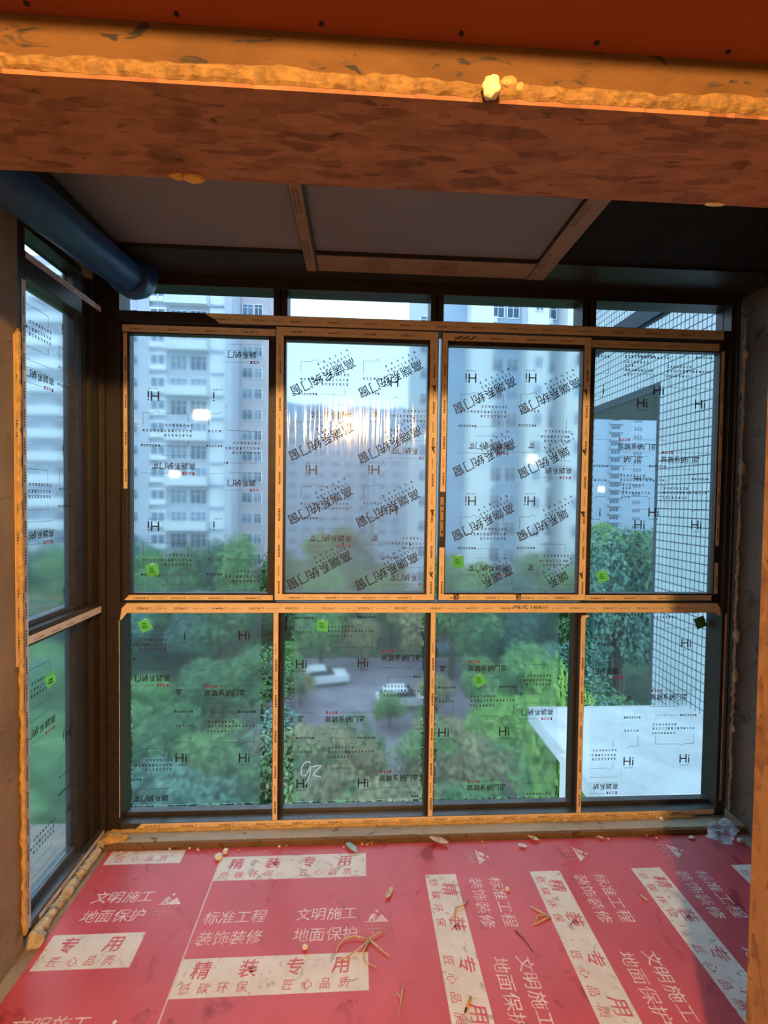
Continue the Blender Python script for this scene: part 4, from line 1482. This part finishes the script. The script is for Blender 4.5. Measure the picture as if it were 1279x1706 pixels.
# tower D
D = empty('apartment_tower', (16, 50, GZ), 'tall cream tower with recessed window columns seen through the third pane from the left', 'building')
yD = 50.0
MB().box(9.3, 24.4, yD + 2, yD + 16, GZ, 34).build('wall', 'wall_bluegrey', D)  # shade of the recess painted in as a blue-grey wall colour
MB().box(6.9, 9.3, yD + 6, yD + 16, GZ, 34).build('wall', 'wall_white', D)
MB().box(11.8, 14.2, yD, yD + 2, GZ, 34).build('pier', 'wall_cream', D)
MB().box(17.9, 20.2, yD, yD + 2, GZ, 34).build('pier', 'wall_cream', D)
MB().box(22.0, 24.4, yD - 0.5, yD + 2, GZ, 34).build('pier', 'wall_cream', D)
acm = MB().box(-0.45, 0.45, -0.4, 0, 0, 0.6).box(-0.5, 0.5, -0.45, 0, -0.06, 0).mesh('air_conditioner', 'frame_white')
for f in range(17):
    z = GZ + 0.4 + f * FH
    if z > 31:
        break
    add_window(D, 15.2, yD + 2, z + 0.6, 1.5, 1.7, 'dark')
    add_window(D, 16.9, yD + 2, z + 0.6, 1.4, 1.7, 'mid' if f % 2 else 'dark')
    add_window(D, 21.1, yD + 2, z + 0.6, 1.4, 1.7, 'dark')
    add_window(D, 23.4, yD - 0.5, z + 0.7, 1.1, 1.4, 'mid')
    add_window(D, 19.1, yD, z + 0.7, 0.9, 1.3, 'mid')
    inst('air_conditioner', acm, D, (14.6, yD + 2, z + 0.1))
    inst('air_conditioner', acm, D, (20.8, yD + 2, z + 0.1))
    add_window(D, 7.9, yD + 6, z + 0.7, 1.5, 1.4, 'mid')
o = add_window(D, 18.6, yD - 0.05, 5.6, 0.9, 0.7, 'lit', 1)

# tower E far right
E_ = empty('apartment_tower', (92, 170, GZ), 'far hazy tower glimpsed between the sash row and the tiled wing', 'building')
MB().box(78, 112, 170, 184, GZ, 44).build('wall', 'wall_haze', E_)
be = MB().box(-2.4, 2.4, -1.4, 0, -0.2, 0.2).box(-2.4, 2.4, -1.4, -1.3, 0.2, 1.0).mesh('balcony', 'wall_bluegrey')
for f in range(19):
    z = GZ + 0.5 + f * FH
    inst('balcony', be, E_, (94.5, 170, z))
    add_window(E_, 85, 170, z + 0.5, 3.4, 1.8, 'mid', 3)
    add_window(E_, 94.5, 170, z + 0.5, 3.6, 1.9, 'dark', 3)
    add_window(E_, 103, 170, z + 0.5, 3.4, 1.8, 'mid', 3)
add_window(E_, 89.6, 169.9, 5.0, 2.4, 2.0, 'lit', 1)

# wooded hill
mb = MB()
nx_, ny_ = 60, 8
for j in range(ny_ + 1):
    for i in range(nx_ + 1):
        x = -420 + 900 * i / nx_
        t = j / ny_
        ridge = 128 + 22 * noise.noise(Vector((x * 0.012, 3.3, 0))) + 10 * noise.noise(Vector((x * 0.04, 1.3, 0))) + 3 * noise.noise(Vector((x * 0.15, 7, 0)))
        ridge *= max(0.15, 1 - ((x + 20) / 430) ** 2)
        mb.v.append((x, 420 + 240 * t, GZ + (ridge - GZ) * t ** 0.8 if j else GZ - 1))
for j in range(ny_):
    for i in range(nx_):
        a = j * (nx_ + 1) + i
        mb.f.append((a, a + 1, a + nx_ + 2, a + nx_ + 1))
tag(mb.build('hill', 'hill', at=(0, 420, GZ), smooth=True), 'haze-blue wooded hill on the skyline between the towers', 'hill')

# --- cars
def car(loc, rotz, label):
    o = empty('car', (0, 0, 0), label, 'car')
    prof = [(-2.2, 0.35), (2.2, 0.35), (2.25, 0.75), (2.05, 0.95), (0.95, 1.05), (-1.9, 1.08), (-2.25, 0.9)]
    cab = [(0.95, 1.05), (0.25, 1.55), (-1.1, 1.6), (-2.0, 1.08)]
    bevel(MB().prism(prof, 1, -0.9, 0.9).build('body', 'car_white', o), 0.06, 2)
    bevel(MB().prism([(0.98, 1.04), (0.28, 1.5), (-1.12, 1.52), (-2.02, 1.04)], 1, -0.8, 0.8).build('cabin_glass', 'car_glass', o), 0.03, 2)
    bevel(MB().prism([(0.22, 1.5), (0.1, 1.6), (-1.15, 1.62), (-1.75, 1.36), (-1.2, 1.5)], 1, -0.74, 0.74).build('roof', 'car_white', o), 0.02, 2)
    for x in (-1.4, 1.4):
        for y_ in (-0.82, 0.62):
            MB().tube([(x, y_, 0.33), (x, y_ + 0.2, 0.33)], 0.33, 18).build('wheel', 'tyre', o)
    MB().box(2.16, 2.26, -0.75, -0.4, 0.68, 0.82).build('headlight', 'car_light', o)
    MB().box(2.16, 2.26, 0.4, 0.75, 0.68, 0.82).build('headlight', 'car_light', o)
    o.location = loc
    o.rotation_euler = (0, 0, rotz)
    return o


car((-2.9, 43.0, GZ + 0.03), 0.25, 'white car parked among the trees, seen through the second lower pane')
car((4.0, 38.2, GZ + 0.03), 0.1, 'second white car half hidden by foliage right of the first')

# --- trees
def crown_mesh(seed, rx, rz, leaf, n, mat):
    r = random.Random(seed)
    blobs = []
    for k in range(16):
        a = r.uniform(0, 6.283)
        h = r.uniform(-0.8, 0.95)
        q = math.sqrt(max(0.05, 1 - h * h)) * r.uniform(0.25, 0.72)
        blobs.append((q * math.cos(a) * rx, q * math.sin(a) * rx, h * rz * 0.72, r.uniform(0.30, 0.5) * rx))
    mb = MB()
    for k in range(n):
        bx, by, bz, br = blobs[r.randrange(len(blobs))]
        v = Vector((r.gauss(0, 1), r.gauss(0, 1), r.gauss(0, 1) + 0.25)).normalized()
        p = Vector((bx, by, bz)) + v * br * r.uniform(0.75, 1.06)
        nrm = (v + Vector((r.uniform(-0.8, 0.8), r.uniform(-0.8, 0.8), r.uniform(-0.2, 1.0)))).normalized()
        s = nrm.orthogonal().normalized()
        t = nrm.cross(s)
        an = r.uniform(0, 6.28)
        s, t = s * math.cos(an) + t * math.sin(an), t * math.cos(an) - s * math.sin(an)
        L_ = leaf * r.uniform(0.7, 1.3)
        mb.poly([p - t * L_ * 0.5, p + s * L_ * 0.28, p + t * L_ * 0.5 + nrm * L_ * 0.1, p - s * L_ * 0.28])
    return mb.mesh('crown', mat)


def trunk_mesh(h, r, seed):
    rr = random.Random(seed)
    mb = MB().tube([(0, 0, 0), (rr.uniform(-.1, .1), rr.uniform(-.1, .1), h * 0.5), (rr.uniform(-.2, .2), rr.uniform(-.2, .2), h)], [r, r * 0.75, r * 0.4], 8)
    for k in range(5):
        a = k * 1.26 + rr.uniform(-.3, .3)
        mb.tube([(0, 0, h * 0.55 + k * 0.08 * h), (math.cos(a) * h * 0.18, math.sin(a) * h * 0.18, h * 0.85 + k * 0.06 * h), (math.cos(a) * h * 0.3, math.sin(a) * h * 0.3, h * 1.15)], [r * 0.45, r * 0.3, r * 0.12], 6)
    return mb.mesh('trunk', 'bark')


KIND = {'dark': 'leaf_dark', 'mid': 'leaf_mid', 'bright': 'leaf_bright', 'olive': 'leaf_olive', 'blue': 'leaf_blue'}
CR = {}
for i, (k, m_) in enumerate(KIND.items()):
    CR[k] = [crown_mesh(100 + i * 7 + j, 2.6, 2.6, 0.23, 6500, m_) for j in range(2)]
TR = [trunk_mesh(4.5, 0.2, s) for s in (1, 2)]
rt = random.Random(77)
GROUPS = {}


def tree(x, y, h, w, kind, label, group):
    t = empty('tree', (x, y, GZ), label, 'tree', group)
    if group:
        GROUPS.setdefault(group, []).append(t)
    rz = h * 0.42
    o = inst('crown', CR[kind][rt.randrange(2)], t, (x, y, GZ + h - rz * 0.95), rt.uniform(0, 6.28), (w / 2.6, w / 2.6, rz / 2.6))
    k = (h - rz) / 4.5
    inst('trunk', TR[rt.randrange(2)], t, (x, y, GZ), rt.uniform(0, 6.28), (k, k, k))
    return t


def px_of(x, y, z):
    v = Vector((x, y, z - 1.5))
    zc = v.dot(fw)
    return 639.5 + FPX * v.dot(RR) / zc, 853 - FPX * v.dot(UU) / zc


NAMEK = {'dark': 'dark green', 'mid': 'mid-green', 'bright': 'yellow-green', 'olive': 'olive-brown', 'blue': 'blue-green'}


def keep_clear(x, y, h):
    """leave the parked cars and the paved court open to the eye"""
    for cx, cy in ((-2.9, 43.0), (4.0, 38.2)):
        if y < cy + 2:
            xl = cx * y / cy
            zl = 1.5 + (GZ + 0.2 - 1.5) * y / cy
            if abs(x - xl) < 2.6 + 1.2 * y / cy and GZ + h > zl - 0.4:
                return True
    return False


rows = [('nearest', 17, 26, 4.8, 6.4, 2.2, 2.9, (-17, 9), 30), ('second', 27, 37, 5.2, 7.2, 2.6, 3.4, (-25, 18), 20), ('third', 46, 62, 7.5, 9.6, 3.0, 4.0, (-44, 27), 24), ('farthest', 70, 118, 9.0, 12.5, 3.8, 5.5, (-70, 75), 34)]
for nm, y0, y1, h0, h1, w0, w1, (xa, xb), n in rows:
    for i in range(n):
        x = xa + (xb - xa) * (i + rt.uniform(0.1, 0.9)) / n
        y = rt.uniform(y0, y1)
        h = rt.uniform(h0, h1)
        if nm == 'third' and (y > 61 or (5 < x < 34 and y > 46)):
            y = 46.5 if y <= 61 else 58
            if x > 8:
                y = rt.uniform(41, 46)
        if nm == 'farthest':
            if x < -12 or 5 < x < 42:
                continue
            if 120 < y < 146:
                y = 110
        if keep_clear(x, y, h):
            continue
        kd = rt.choice(('dark', 'mid', 'mid', 'blue', 'dark') if x < -4 else (('olive', 'mid', 'olive', 'dark') if x < 8 else ('mid', 'blue', 'bright', 'dark')))
        if nm == 'farthest':
            kd = rt.choice(('mid', 'blue', 'bright'))
        tree(x, y, h, rt.uniform(w0, w1), kd, '%s leafy tree, %s row below the window' % (NAMEK[kd], nm), '%s trees, %s row' % (NAMEK[kd], nm))
# trees along the tower feet at the left, reaching almost to eye level
for i in range(11):
    x = -46 + i * 3.6
    kd = ('mid', 'dark', 'blue')[i % 3]
    tree(x, 57 + (i % 3) * 2.2, 11.4 + 1.2 * math.sin(i * 1.7), 3.6, kd, '%s tree at the foot of the lavender tower' % NAMEK[kd], '%s trees at the lavender tower' % NAMEK[kd])
for i in range(6):
    x = 9 + i * 3.0
    kd = ('mid', 'bright', 'blue')[i % 3]
    tree(x, 44 + (i % 2) * 2, 11.3 + 0.7 * math.cos(i * 2.1), 3.0, kd, '%s tree at the foot of the cream tower' % NAMEK[kd], '%s trees at the cream tower' % NAMEK[kd])
for i in range(4):
    kd = ('blue', 'dark')[i % 2]
    tree(22 + i * 3.4, 38 - i * 0.5, 15.6 - 0.5 * i, 4.2, kd, 'tall %s tree behind the tiled wing' % NAMEK[kd], 'tall %s trees behind the wing' % NAMEK[kd])
# bright tall tree beside the canopy
tree(5.6, 13.2, 12.4, 1.45, 'bright', 'slim bright yellow-green tree rising behind the left edge of the white canopy', None)
tree(7.8, 16.5, 9.6, 2.0, 'mid', 'round mid-green tree behind the white canopy', None)
tree(10.6, 18.5, 9.0, 2.2, 'blue', 'blue-green tree between the white canopy and the tiled wing', None)
tree(-1.15, 9.6, 10.2, 1.0, 'mid', 'slender leafy tree close outside between the first and second lower panes', None)

ORD = ('leftmost', 'second from the left', 'third from the left', 'fourth from the left', 'fifth from the left', 'sixth from the left', 'seventh from the left', 'eighth from the left', 'ninth from the left', 'tenth from the left', 'eleventh from the left', 'twelfth from the left', 'thirteenth from the left', 'fourteenth from the left')
for g, ts_ in GROUPS.items():
    ts_.sort(key=lambda t: t.location.x / t.location.y)
    if len(ts_) > 1:
        for k, t in enumerate(ts_):
            t['label'] = t['label'] + ', ' + (ORD[k] if k < len(ORD) else 'near the right end')

for x, y, h, w, kd, lab in ((6.3, 36.0, 3.6, 1.7, 'olive', 'olive shrub hiding the end of the second white car'), (2.6, 34.6, 2.7, 1.6, 'mid', 'low green shrub in front of the second white car'),
                            (-5.9, 42.5, 4.0, 1.7, 'mid', 'green shrub touching the rear of the first white car'), (0.6, 46.5, 5.2, 2.2, 'olive', 'olive tree behind the gap between the two white cars'),
                            (5.2, 33.0, 2.2, 1.4, 'dark', 'low dark shrub on the paved court below the second white car'), (-4.4, 38.6, 2.8, 1.5, 'olive', 'low olive shrub below the first white car'),
                            (9.6, 36.5, 4.6, 1.9, 'mid', 'green shrub at the right end of the paved court')):
    tree(x, y, h, w, kd, lab, None)
